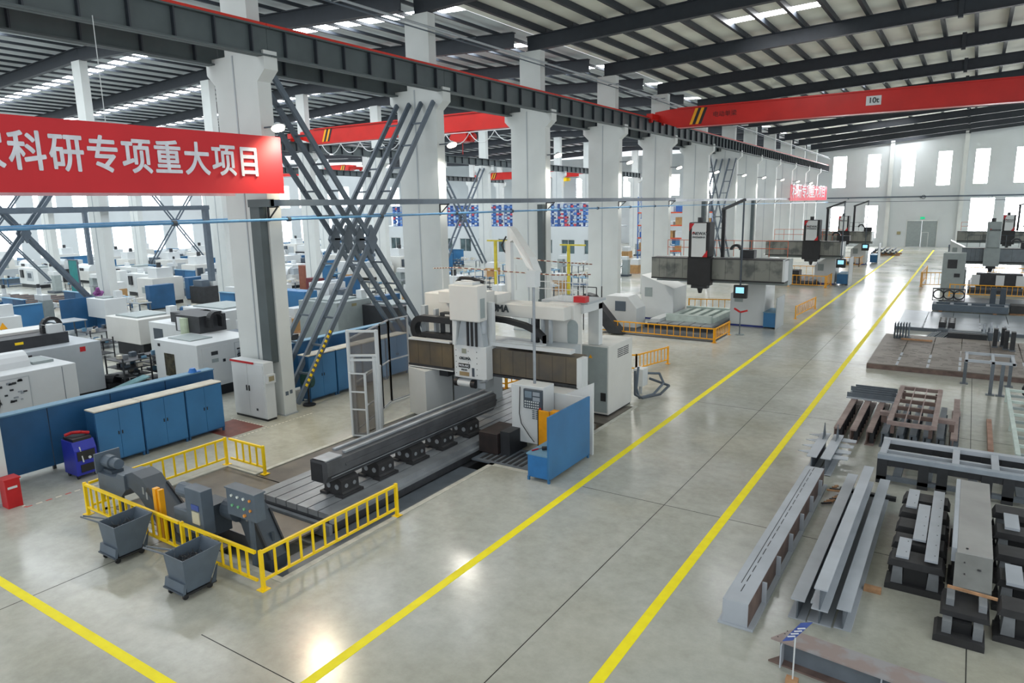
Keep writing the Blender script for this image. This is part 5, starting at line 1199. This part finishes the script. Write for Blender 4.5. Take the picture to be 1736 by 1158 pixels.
# B: big lathe with dark top and chain arch
g = thing('machine_tool', 'large pale turning centre with black chain arch over its roof, left of the parts racks', 'machine tool', (-31.8, 11, 0))
MB().box(-33.2, -30.5, 10.6, 14.85, .1, 2.19).out('enclosure', mg, g, bev=.02); MB().box(-33.1, -30.6, 10.7, 14.8, 0, .1).out('plinth', blk2, g)
MB().box(-32.9, -31.3, 11.4, 14.0, 2.19, 2.65).out('upper_carriage', blk2, g); MB().box(-33.6, -32.4, 11.2, 14.4, 2.5, 2.75).out('sloped_cover', mc, g)
arch_chain(g, -31.9, 13.6, 2.9, .28, .25); MB().box(-31.6, -31.35, 13.3, 13.85, 2.3, 3.0).out('chain_bracket', mw, g)
MB().box(-31.29, -31.27, 12.0, 12.3, 2.4, 2.5).out('label', yel, g); MB().box(-30.5, -30.49, 14.0, 14.22, 1.85, 2.05).out('red_label', red_o, g); MB().box(-30.5, -30.48, 12.0, 12.22, 1.95, 2.05).out('vent_cap', blk, g)
b = MB(); b.ring((-30.2, 1.0), 0, 0, 0, 0, 1) if False else None
MB().pris([(-31.5, 11.3, 2.19), (-31.5, 10.4, 2.19), (-31.5, 10.4, 2.5), (-31.5, 10.9, 2.85), (-31.5, 11.4, 2.7)], (.5, 0, 0)).out('curved_duct', mw, g)
MB().tube((-30.9, 15.1, .35), (-30.4, 15.3, .35), .28, 12).box(-31.2, -30.3, 14.9, 15.6, 0, .3).out('coolant_pump', blk, g)
# C: boxy machine with labels on a black base
def boxmachine(label, x0, x1, y0, y1, zb, zt, base=blk2, m=None, lab=True):
    g = thing('machine_tool', label, 'machine tool', ((x0+x1)/2, y0, 0)); m = m or mc
    MB().pris([(x0+.4, y0+.3, 0), (x1-.3, y0+.3, 0), (x1-.3, y1-.2, 0), (x0+.4, y1-.2, 0)], (0, 0, zb)).out('base', base, g)
    MB().box(x0, x1, y0, y1, zb, zt).out('enclosure', m, g, bev=.02)
    if lab:
        MB().box(x1, x1+.01, y0+.5*(y1-y0)-.2, y0+.5*(y1-y0)+.15, zt-.3, zt-.15).out('type_label', mat('label_olive', (140, 132, 96), .6), g)
        MB().box(x1, x1+.01, y0+.5*(y1-y0)-.2, y0+.5*(y1-y0)+.15, zb+.12, zb+.25).out('type_label', MATS['label_olive'], g)
        MB().tube((x1, y1-.5, (zb+zt)/2), (x1+.02, y1-.5, (zb+zt)/2), .05, 8).out('port', blk, g)
    MB().box(x0+.5, x1-.6, y0+.3, y1-.4, zt, zt+.08).out('roof_tray', mgr, g); MB().box(x1-.6, x1-.2, y1-.5, y1-.1, zt, zt+.45).out('terminal_box', mw, g)
    return g
boxmachine('cream box-shaped machine with two olive labels on a black base', -38.6, -35.4, 19.2, 21.6, .75, 2.05)
# D: machine with window beside the white cabinet
g = thing('machine_tool', 'white machining centre with dark door window behind the three blue cabinets', 'machine tool', (-26.8, 15.9, 0))
MB().box(-28.3, -25.3, 15.9, 18.7, .45, 2.26).out('enclosure', mw, g, bev=.02); MB().box(-28.1, -25.5, 16.1, 18.6, 0, .45).out('base', blk, g)
MB().box(-27.6, -26.9, 15.88, 15.9, .8, 1.75).out('door_window', mat('window_amber', (70, 66, 50), .2, var=.3), g); MB().box(-28.0, -27.85, 15.88, 15.9, 2.0, 2.12).out('vent_cap', blk, g)
MB().box(-25.3, -25.28, 16.1, 17.3, .6, 2.1).out('side_door', mw, g); MB().box(-25.28, -25.27, 16.5, 16.8, 1.75, 1.9).out('dark_label', blk2, g); MB().box(-25.28, -25.27, 16.5, 16.8, 1.45, 1.6).out('print_label', mgr, g); MB().box(-25.28, -25.27, 17.0, 17.12, 1.4, 1.52).out('lock', blk, g)
elec_panel(g, -25.3, 17.6, 18.6, .6, 2.1, 9)
MB().box(-29.4, -27.6, 17.6, 18.9, 2.26, 3.0).out('upper_housing', blk2, g); arch_chain(g, -27.5, 18.2, 2.85, .22, .3); MB().tube((-28.6, 17.55, 2.2), (-28.6, 17.55, 2.9), .2, 14).out('oil_tank', mat('tank_green', (190, 204, 176), .4), g)
MB().box(-27.9, -26.3, 16.3, 17.3, 2.26, 2.3).out('roof_opening', mgr, g); MB().box(-29.2, -28.6, 17.55, 17.58, 2.3, 2.9).out('side_panel', mw, g)
boxmachine('white round-topped lathe behind the machining centre with the dark window', -36.2, -32.4, 22.2, 25.0, .6, 2.3, m=mw)
g = thing('machine_tool', 'white machine with black round chain cover in front of the second blue partition', 'machine tool', (-33.5, 19.4, 0))
MB().box(-34.7, -31.7, 19.5, 21.8, 0, .1).out('plinth', blk2, g); MB().box(-34.8, -31.6, 19.4, 21.9, .1, 2.0).out('enclosure', mw, g, bev=.02); MB().box(-33.6, -31.55, 19.9, 21.4, 1.2, 2.5).out('dark_tunnel', blk2, g); arch_chain(g, -31.7, 20.5, 2.3, .28, .2); MB().box(-34.4, -33.6, 19.38, 19.4, .8, 1.7).out('window', gm_d, g)
g = thing('machine_tool', 'white machine with warning triangle at the left photo edge', 'machine tool', (-42.5, 13, 0))
MB().box(-44.2, -41.2, 11, 16.3, .25, 2.3).out('enclosure', mw, g, bev=.02); MB().box(-44, -41.3, 11.2, 16.2, 0, .25).out('base', blk2, g); warn(g, -41.19, 15.4, 1.7, .4); MB().box(-41.2, -41.19, 14, 14.5, .6, .9).out('label', MATS['label_olive'], g); MB().box(-42, -41.5, 15.4, 16.1, 2.3, 2.9).out('terminal_box', mw, g); MB().box(-41.2, -41.19, 15.3, 15.33, .5, 1.7).out('door_seam', blk2, g)
# shelves with parts
def partrack(label, x0, x1, y0, y1, h, n, seed=1):
    g = thing('parts_cart', label, 'rack', ((x0+x1)/2, y0, 0)); rnd = random.Random(seed)
    for x in (x0, x1):
        for y in (y0, y1): MB().box(x-.025, x+.025, y-.025, y+.025, 0, h+.15).out('post', blk2, g)
    for k in range(n):
        z = .25+(h-.25)*k/max(1, n-1); MB().box(x0, x1, y0, y1, z-.03, z).out('shelf', blk2, g)
    for k in range(6*n):
        z = .25+(h-.25)*(k % n)/max(1, n-1); x = rnd.uniform(x0+.1, x1-.25); y = rnd.uniform(y0+.1, y1-.25); s = rnd.uniform(.08, .25)
        MB().box(x, x+s, y, y+rnd.uniform(.1, .3), z, z+rnd.uniform(.05, .2)).out('stored_part', (metal, blk2, gm, blue_t, tape)[k % 5], g)
    return g
partrack('black parts shelf deep in the near left bay', -41.0, -38.6, 25.5, 26.6, 1.5, 4, 12)
partrack('black shelf cart loaded with tools and steel parts before the window machine', -31.0, -29.6, 15.2, 16.4, 1.25, 4, 2)
partrack('second black shelf cart with mixed parts touching the first', -30.6, -29.2, 16.5, 17.6, 1.3, 4, 5)
partrack('low black trolley with papers behind the big turning centre', -38.4, -37.3, 17.6, 18.8, .95, 2, 7)
partrack('dark bench trolley with rollers left of the cream box machine', -41.5, -40.0, 19.0, 20.6, 1.0, 2, 8)
g = thing('pipe_bundle', 'pale blue-green tubes leaning on the parts cart', 'tubes', (-29.3, 14.9, 0))
for k in range(4): MB().tube((-29.9+k*.12, 14.7, .12), (-28.6+k*.12, 15.5, .75), .05, 8).out('tube', mat('tube_teal', (130, 172, 178), .4), g)
g = thing('hard_hat', 'small blue helmet lying on the partition shelf', 'helmet', (-22.5, 13.9, 1.94))
MB().tube((-22.5, 13.9, 1.94), (-22.5, 13.9, 2.08), .15, 12, .09).box(-22.66, -22.34, 13.85, 14.12, 1.94, 1.96).out('shell', mat('helmet_blue', (30, 110, 190), .35), g)
partition('pale-topped blue partition, left part, before the second column row', -48.2, 12.5, 20.3, 3, 2.0, m=blue)
partition('blue partition panel with magenta bags, right part, at the second column row', -48.0, 21.2, 23.4, 1, 2.1, m=blue_d, top=False)
g = thing('bag_bundle', 'magenta plastic bags hanging by the second-row column foot', 'bags', (-48.6, 23.6, 0)); b = MB()
for k in range(16): b.tube((-48.6+random.uniform(-.2, .2), 23.9+random.uniform(-.3, .3), k*.15), (-48.5+random.uniform(-.2, .2), 24.0+random.uniform(-.3, .3), .35+k*.15), .2, 7, .1)
b.out('bags', mat('bag_magenta', (140, 70, 140), .5, var=.2, scale=4), g)
boxmachine('small white milling machine at the foot of the second-row column', -47.5, -45.3, 22.6, 24.0, .9, 2.1, blue_d, mw, False)
g = thing('table', 'thin-legged table with papers before the blue partition panel', 'table', (-46.5, 20.4, 0)); MB().box(-47.2, -45.6, 20.0, 21.6, .95, 1.0).out('top', mg, g)
for x in (-47.1, -45.7):
    for y in (20.1, 21.5): MB().box(x-.03, x+.03, y-.03, y+.03, 0, .95).out('leg', gm, g)
# stock of brown bars behind the partition
for k in range(12):
    g = tag(MB().bar((-74+k*1.0, 19.0+k*.3, .31), (-71.5+k*1.0, 27+k*.3, .31), .3, .62).out('steel_bar', rust if k % 2 else blk2), '%s bar in the stock piles beyond the partition, %s from the left' % ('rusty brown' if k % 2 else 'dark', (od+['tenth', 'eleventh', 'twelfth'])[k]), 'steel bar', 'bar stock beyond the partition')
g = thing('privacy_screen', 'bright teal standing screen in the left bays', 'screen', (-62.9, 29.2, 0))
MB().box(-63.5, -62.2, 29.2, 29.26, .9, 3.6).out('screen_sheet', green, g); MB().box(-63.6, -62.1, 29.15, 29.3, 3.6, 3.68).out('top_bar', gm, g)
for x in (-63.55, -62.15): MB().box(x-.04, x+.04, 29.2, 29.3, 0, 3.6).out('post', gm, g)

# ------------------------------------------------------------------ generic machines filling the left bays
def proto(name, cat):
    return thing(name, '', cat, (0, 0, 0))
P = []
g = proto('cnc_lathe', 'machine tool')   # long lathe
MB().box(-2, 2, -.8, .8, 0, .35).out('bed', blk2, g); MB().box(-2.1, 2.1, -.9, .9, .35, 2.0).out('enclosure', mw, g)
MB().box(-1.0, .4, .9, .93, .7, 1.7).out('door', mg, g); MB().box(-.7, .1, .93, .94, 1.0, 1.5).out('window', gm_d, g); MB().box(1.0, 1.5, .9, 1.05, 1.0, 1.8).out('control_panel', blk2, g); MB().box(-1.6, -.4, -.6, .5, 2.0, 2.2).out('roof_cover', mgr, g); MB().tube((1.2, 0, 2.0), (1.2, 0, 2.35), .25, 12).out('motor', mw, g)
P.append((g, 'white lathe'))
g = proto('machining_centre', 'machine tool')
MB().box(-1.2, 1.2, -1.2, 1.2, 0, .3).out('base', blk2, g); MB().box(-1.3, 1.3, -1.3, 1.0, .3, 2.2).out('enclosure', mc, g); MB().box(-.7, .7, -1.0, .3, 2.2, 3.0).out('head_tower', mw, g); MB().tube((0, -.2, 3.0), (0, -.2, 3.4), .18, 10).out('motor', blk2, g); MB().box(-.8, .3, 1.0, 1.03, .7, 1.8).out('door', mg, g); MB().box(.6, 1.1, 1.0, 1.25, 1.1, 1.9).out('control_panel', gm_d, g)
MB().box(-1.32, -1.3, -.6, .3, 1, 1.5).out('side_vent', mgr, g); P.append((g, 'cream machining centre'))
g = proto('knee_mill', 'machine tool')
MB().box(-.5, .5, -.7, .7, 0, .2).out('base', gm_d, g); MB().pris([(-.3, -.6, .2), (-.3, .1, .2), (-.3, 0, 1.7), (-.3, -.6, 1.7)], (.6, 0, 0)).out('column', mgr, g); MB().box(-.7, .7, .1, .7, .95, 1.08).out('table', metal, g); MB().box(-.25, .25, -.5, .7, 1.7, 2.05).out('ram', mw, g); MB().tube((0, .5, 1.3), (0, .5, 2.5), .14, 10).out('spindle_head', mw, g); MB().tube((0, .5, 2.5), (0, .5, 2.75), .11, 10).out('motor', blk2, g)
P.append((g, 'grey knee mill'))
g = proto('steel_cabinet', 'cabinet')
MB().box(-1.0, 1.0, -.3, .3, .1, 1.9).out('body', blue_d, g); MB().box(-.98, -.01, .3, .32, .15, 1.85).out('door', blue, g); MB().box(.01, .98, .3, .32, .15, 1.85).out('door', blue, g); MB().box(-.95, .95, -.25, .25, 0, .1).out('base', blk2, g)
P.append((g, 'blue steel cabinet'))
g = proto('work_table', 'table')
MB().box(-1.3, 1.3, -.6, .6, .82, .9).out('top', blue_t, g)
for x in (-1.2, 1.2):
    for y in (-.5, .5): MB().box(x-.04, x+.04, y-.04, y+.04, 0, .82).out('leg', blue_d, g)
for k in range(8): x = -1.1+k*.3; MB().box(x, x+.2, -.35+.2*(k % 3), -.1+.2*(k % 3), .9, 1.0+.06*(k % 4)).out('part', (mw, metal, blk2, tape)[k % 4], g)
MB().box(-1.2, 1.2, -.5, .5, .2, .24).out('shelf', blue_d, g); P.append((g, 'cluttered work table'))
g = proto('grey_lathe', 'machine tool')
MB().box(-1.8, 1.8, -.45, .45, 0, .7).out('bed', gm, g); MB().box(-1.9, -.9, -.5, .5, .7, 1.5).out('headstock', mgr, g); MB().box(1.2, 1.7, -.3, .3, .7, 1.25).out('tailstock', mgr, g); MB().tube((-.9, 0, 1.1), (-.6, 0, 1.1), .28, 14).out('chuck', metal, g); MB().box(-.2, .3, -.5, .6, .7, 1.1).out('carriage', metal_d, g); MB().box(-1.9, 1.9, -.6, -.5, .6, 1.6).out('splash_guard', mg, g)
P.append((g, 'grey engine lathe'))
g = proto('crate_stack', 'crates')
MB().box(-.7, .7, -.5, .5, .12, .9).out('lower_crate', cardb, g); MB().box(-.6, .5, -.45, .45, .9, 1.5).out('upper_crate', mw, g); MB().box(-.75, .75, -.55, .55, 0, .12).out('pallet', wood, g)
P.append((g, 'pallet with cartons'))
g = proto('dark_machine', 'machine tool')
MB().box(-1.6, 1.6, -1, 1, 0, 1.4).out('body', blk2, g); MB().box(-1.4, .6, -.8, .8, 1.4, 2.3).out('upper_body', mw, g); MB().box(.8, 1.5, -.6, .6, 1.4, 1.9).out('gear_case', gm, g); MB().box(-.9, .1, .8, .83, 1.5, 2.1).out('window', blk, g); MB().tube((.2, -.6, 2.3), (.2, .6, 2.3), .2, 10).out('duct', mg, g)
P.append((g, 'black-based machine'))
g = proto('parts_bench', 'bench')
MB().box(-1.5, 1.5, -.5, .5, .75, .82).out('top', mg, g)
for x in (-1.4, 1.4):
    for y in (-.4, .4): MB().box(x-.04, x+.04, y-.04, y+.04, 0, .75).out('leg', gm, g)
for k in range(9): x = -1.35+k*.3; MB().box(x, x+.22, -.3, .2+.02*k, .82, .95+.07*((k*5) % 4)).out('white_part', (mw, mc, tape)[k % 3], g)
P.append((g, 'bench of castings'))
g = proto('blue_screen', 'partition')
MB().box(-1.6, -.02, -.05, .05, .1, 2.0).out('panel', blue, g); MB().box(.02, 1.6, -.05, .05, .1, 2.0).out('panel', blue_d, g); MB().box(-1.6, 1.6, -.15, .15, 2.0, 2.04).out('top_board', blue_t, g)
for x in (-1.5, 0, 1.5): MB().box(x-.05, x+.05, -.25, .25, 0, .1).out('foot', blk2, g)
P.append((g, 'blue partition'))
g = proto('tool_trolley', 'trolley')
for z in (.2, .6, 1.0): MB().box(-.6, .6, -.4, .4, z-.03, z).out('shelf', blk2, g)
for x in (-.58, .58):
    for y in (-.38, .38): MB().box(x-.02, x+.02, y-.02, y+.02, 0, 1.1).out('post', blk2, g)
for k in range(6): MB().box(-.5+k*.17, -.4+k*.17, -.2, .15, (.2, .6, 1.0)[k % 3], (.2, .6, 1.0)[k % 3]+.15).out('part', (metal, mw, blue_t)[k % 3], g)
P.append((g, 'black tool trolley'))
g = proto('white_console', 'cabinet')
MB().box(-.6, .6, -.4, .4, .08, 1.9).out('body', mw, g); MB().box(-.55, .55, -.42, -.4, .15, 1.8).out('door', mg, g); MB().box(-.2, .2, -.44, -.42, 1.3, 1.6).out('display', blk2, g); MB().box(-.55, .55, -.35, .35, 0, .08).out('plinth', blk, g)
P.append((g, 'white control console'))
g = proto('round_lathe', 'machine tool')
MB().box(-1.8, 1.8, -.8, .8, .3, 1.3).out('body', mc, g); MB().tube((-1.7, 0, 1.3), (1.0, 0, 1.3), .72, 16).out('round_cover', mw, g); MB().box(-1.6, 1.6, -.7, .7, 0, .3).out('base', blk2, g); MB().box(1.2, 1.7, -.5, .5, 1.3, 1.9).out('terminal_box', mg, g); MB().box(-.6, .2, .72, .76, 1.0, 1.6).out('window', blk2, g)
P.append((g, 'round-topped white lathe'))
index_children()
rnd = random.Random(11)
taken = [(-30.4, -27.7, 7, 12.5), (-33.2, -30.4, 10.5, 15.6), (-38.6, -35.3, 19, 21.7), (-29.5, -25.2, 15.8, 19), (-36.3, -32.3, 22, 25.2), (-35, -31.3, 19.3, 22), (-44.3, -41, 11, 16.4), (-31.2, -28.4, 14.5, 17.8), (-38.5, -37, 17.5, 19), (-41.6, -39.8, 18.9, 20.7), (-48.6, -45, 12, 24.2), (-22.9, -22.9, 0, 0), (-24, -20, 0, 30), (-75, -60, 17, 31), (-76.5, -37, 75.5, 85), (-64, -61.8, 28.8, 29.8), (-30.7, -27.5, 25.4, 28.1), (-27.7, -24.9, 27.2, 29.9), (-38.5, -35.1, 29.8, 31), (-43.3, -41.7, 36.8, 37.6), (-51.8, -49.8, 43, 44.3), (-39.5, -36.6, 46.2, 47.8), (-41.2, -38.4, 25.3, 26.8)]
FOOT = [(2.15, 1.1), (1.35, 1.35), (.75, .8), (1.05, .4), (1.35, .65), (1.95, .65), (.8, .6), (1.65, 1.05), (1.55, .55), (1.65, .3), (.65, .45), (.65, .5), (1.85, .85)]
def free(x, y, r=1.6):
    for a, b, c, d in taken:
        if a-r < x < b+r and c-r < y < d+r: return False
    for X in (-49.5, -77.5):
        if abs(x-X) < 2.4: return False
    return True
cnt = {}
bays = [('near left bay', [-25.6, -28.6, -31.6, -34.8, -38, -41.2, -44.6], 20, 37, 3.6, 0), ('near left bay', [-30, -36.5, -43], 41, 72, 6.2, 1),
        ('mid left bay', [-52.8, -55.8, -58.9, -62, -65.2, -68.4, -71.6, -74.6], 37.8, 73, 3.7, 0), ('mid left bay', [-52.8, -55.8, -58.9], 17, 37, 3.7, 0), ('mid left bay', [-62.5, -66, -69.5, -73], 32, 37.5, 3.7, 0),
        ('far left bay', [-81, -84.5, -88, -92, -96, -100], 33, 112, 4.8, 0), ('mid left bay', [-54, -60, -66, -72], 88, 118, 7, 0), ('near left bay', [-33, -40], 90, 116, 8, 1)]
ocol = ['first', 'second', 'third', 'fourth', 'fifth', 'sixth', 'seventh', 'eighth', 'ninth', 'tenth', 'eleventh', 'twelfth', 'last']
for bn, xs_, y0, y1, st, sparse in bays:
    for r, X in enumerate(xs_):
        y = y0+rnd.uniform(0, 1.5); k = 0
        while y < y1:
            kk = rnd.choice([0, 1, 2, 3, 4, 5, 6, 7, 8, 9, 10, 11, 12, 12, 8, 9] if not sparse else [4, 8, 6, 3, 2, 10])
            rz_ = rnd.choice([0, PI, -PI/2, PI/2, -PI/2]); fx, fy = FOOT[kk] if abs(rz_) in (0, PI) else FOOT[kk][::-1]
            if free(X, y, 0) and not any(X+fx+.3 > t[0] and X-fx-.3 < t[1] and y+fy+.1 > t[2] and y-fy-.1 < t[3] for t in taken):
                pr_, nm_ = P[kk]; nc = min(range(len(CY)), key=lambda q: abs(CY[q]-y))
                lab = '%s in the %s, %s line, abreast of %s aisle column' % (nm_, bn, od[r], ocol[nc])
                cnt[lab] = cnt.get(lab, 0)+1
                if cnt[lab] > 1: y += 1.0; continue
                place(pr_, used, (X+rnd.uniform(-.2, .2), y, 0), rz_, lab); taken.append((X-fx, X+fx, y-fy, y+fy))
            y += st*rnd.uniform(.45, .6)
# extras with distinct colours seen between the columns
def bluecab2(label, x, y, w, m, h=1.9, d=.6):
    g = thing('steel_cabinet', label, 'cabinet', (x, y, 0)); MB().box(x-w/2, x+w/2, y-d/2, y+d/2, .05, h).out('body', m, g); MB().box(x-w/2+.03, x-.01, y-d/2-.02, y-d/2, .1, h-.05).box(x+.01, x+w/2-.03, y-d/2-.02, y-d/2, .1, h-.05).out('door', m, g); return g
bluecab2('broad bright blue cabinet between the lattice brace and nearest column', -36.8, 30.4, 3.2, blue, 2.3, 1)
bluecab2('maroon cabinet seen left of the lattice brace', -42.5, 37.2, 1.4, mat('maroon', (104, 36, 44), .5), 2.2)
bluecab2('rust-brown cabinet high behind the lattice brace', -50.8, 43.6, 1.6, mat('rustcab', (130, 78, 60), .6), 2.4)
bluecab2('blue double cabinet seen past the second column, by the yellow post', -38.0, 47, 2.6, blue, 2.0, 1.2)
boxmachine('white machine with black square port behind the lattice brace', -30.6, -27.6, 25.5, 28.0, .5, 2.6, m=mgr)
boxmachine('black sided machine under the right arm of the lattice brace', -27.6, -25.0, 27.3, 29.8, .2, 2.3, m=blk2, lab=False)
# yellow jib crane
for (x, y, h, a, lab) in ((-27.9, 51.5, 4.1, 2.6, 'nearest the aisle'), (-32.5, 47.5, 4.6, 2.2, 'seen under the white jib arm')):
    g = thing('jib_crane', 'slim yellow jib crane in the first left bay, '+lab, 'jib crane', (x, y, 0))
    MB().box(x-.1, x+.1, y-.1, y+.1, .05, h).out('post', mat('jib_yellow', (214, 196, 60), .5), g); MB().box(x-.4, x+.4, y-.4, y+.4, 0, .05).out('foot_plate', gm, g); MB().box(x-.8, x+a*.6, y-.06, y+.06, h, h+.12).out('boom', MATS['jib_yellow'], g)
# office block with mezzanine
ow = []
for k in range(12):
    x = -75.3+k*3.2; ow.append((x, x+1.9, 1.3, 3.1))
wall_open('wall_office', 78, -76.4, -37, 0, 4.7, ow, wallp, label='white office block wall with dark windows at the end of the left bays')
MB().box(-76.4, -37, 78.3, 84, 4.5, 4.7).out('trim_20', wallp, label='office block roof deck carrying racks', kind='structure')
for k, o in enumerate(ow):
    w_ = struct('window_%d' % nw, 'dark office window in the white block'); nw += 1
    MB().box(o[0], o[1], 78.15, 78.18, o[2], o[3]).out('pane', officeg, w_)
    MB().box(o[0], o[1], 78.05, 78.12, o[2], o[2]+.06).box(o[0], o[1], 78.05, 78.12, o[3]-.06, o[3]).box(o[0], o[0]+.06, 78.05, 78.12, o[2], o[3]).box(o[1]-.06, o[1], 78.05, 78.12, o[2], o[3]).box((o[0]+o[1])/2-.03, (o[0]+o[1])/2+.03, 78.05, 78.12, o[2], o[3]).out('window_frame', mw, w_)
cols = [mat('bin_blue', (70, 116, 186), .5), mat('bin_red', (196, 74, 84), .5), mat('bin_blue', (70, 116, 186), .5), mat('bin_pale', (176, 190, 206), .5), mat('bin_navy', (60, 84, 136), .5), mat('bin_sky', (120, 160, 206), .5)]
def smallrack(label, x0, x1, y, z0, z1, nx, nz, seed):
    g = thing('bin_rack', label, 'rack', (x0, y, z0), 'bin racks on the office block'); r_ = random.Random(seed)
    for i in range(nx+1): x = x0+(x1-x0)*i/nx; MB().box(x-.03, x+.03, y, y+.6, z0, z1).out('upright', rackb, g)
    for j in range(nz+1): z = z0+(z1-z0)*j/nz; MB().box(x0, x1, y, y+.6, z-.02, z+.02).out('shelf', rackb, g)
    for i in range(nx):
        for j in range(nz):
            dx = (x1-x0)/nx; dz = (z1-z0)/nz
            for q in range(2):
                if r_.random() < .85: MB().box(x0+i*dx+.06+q*dx*.47, x0+i*dx+.06+q*dx*.47+dx*.38, y-.02, y+.4, z0+j*dz+.03, z0+j*dz+dz*r_.uniform(.45, .8)).out('storage_bin', r_.choice(cols), g)
    return g
for k in range(9):
    x = -72+k*3.6
    smallrack('blue bin rack with red and blue bins on the office roof, %s from the left' % (od+['tenth'])[k], x, x+3.55, 78.6, 4.72, 7.5, 4, 6, k)
for k in range(4):
    x0 = -36.4+k*3.3; g = thing('pallet_rack', 'tall blue pallet rack with orange beams behind the columns, %s from left' % od[k], 'rack', (x0, 86, 0), 'pallet racks'); r_ = random.Random(k)
    for x in (x0, x0+3.1):
        for y in (86, 87.2): MB().box(x-.06, x+.06, y-.05, y+.05, 0, 8.2).out('upright', rackb, g)
        b = MB()
        for j in range(7): b.bar((x, 86, j*1.15+.1), (x, 87.2, j*1.15+1.1), .04)
        b.out('lacing', rackb, g)
    for z in (1.3, 2.9, 4.5, 6.1):
        MB().box(x0, x0+3.1, 85.93, 86.0, z, z+.16).out('beam', racko, g); MB().box(x0, x0+3.1, 87.2, 87.27, z, z+.16).out('beam', racko, g); MB().box(x0+.05, x0+3.05, 86, 87.2, z+.1, z+.14).out('deck', mg, g)
        for q in range(2): MB().box(x0+.2+q*1.5, x0+1.4+q*1.5, 86.1, 87.1, z+.16, z+.16+r_.uniform(.4, 1.0)).out('stored_load', r_.choice([mw, mw, rackb, cardb, gm]), g)
# slatted timber-coloured cages between the far columns
for k, Y in enumerate((86, 95)):
    g = thing('wire_cage', 'yellowish mesh cage between far aisle columns, %s' % od[k], 'cage', (-24.5, Y, 0)); 
    for j in range(8): MB().box(-25.5+j*.3, -25.44+j*.3, Y, Y+.05, .1, 3.6).out('slat', mat('cage_yellow', (196, 180, 116), .6), g)
    MB().box(-25.5, -23.3, Y, Y+.05, 0, .1).box(-25.5, -23.3, Y, Y+.05, 3.6, 3.7).box(-25.5, -23.3, Y, Y+.05, 1.8, 1.86).out('frame', MATS['cage_yellow'], g)
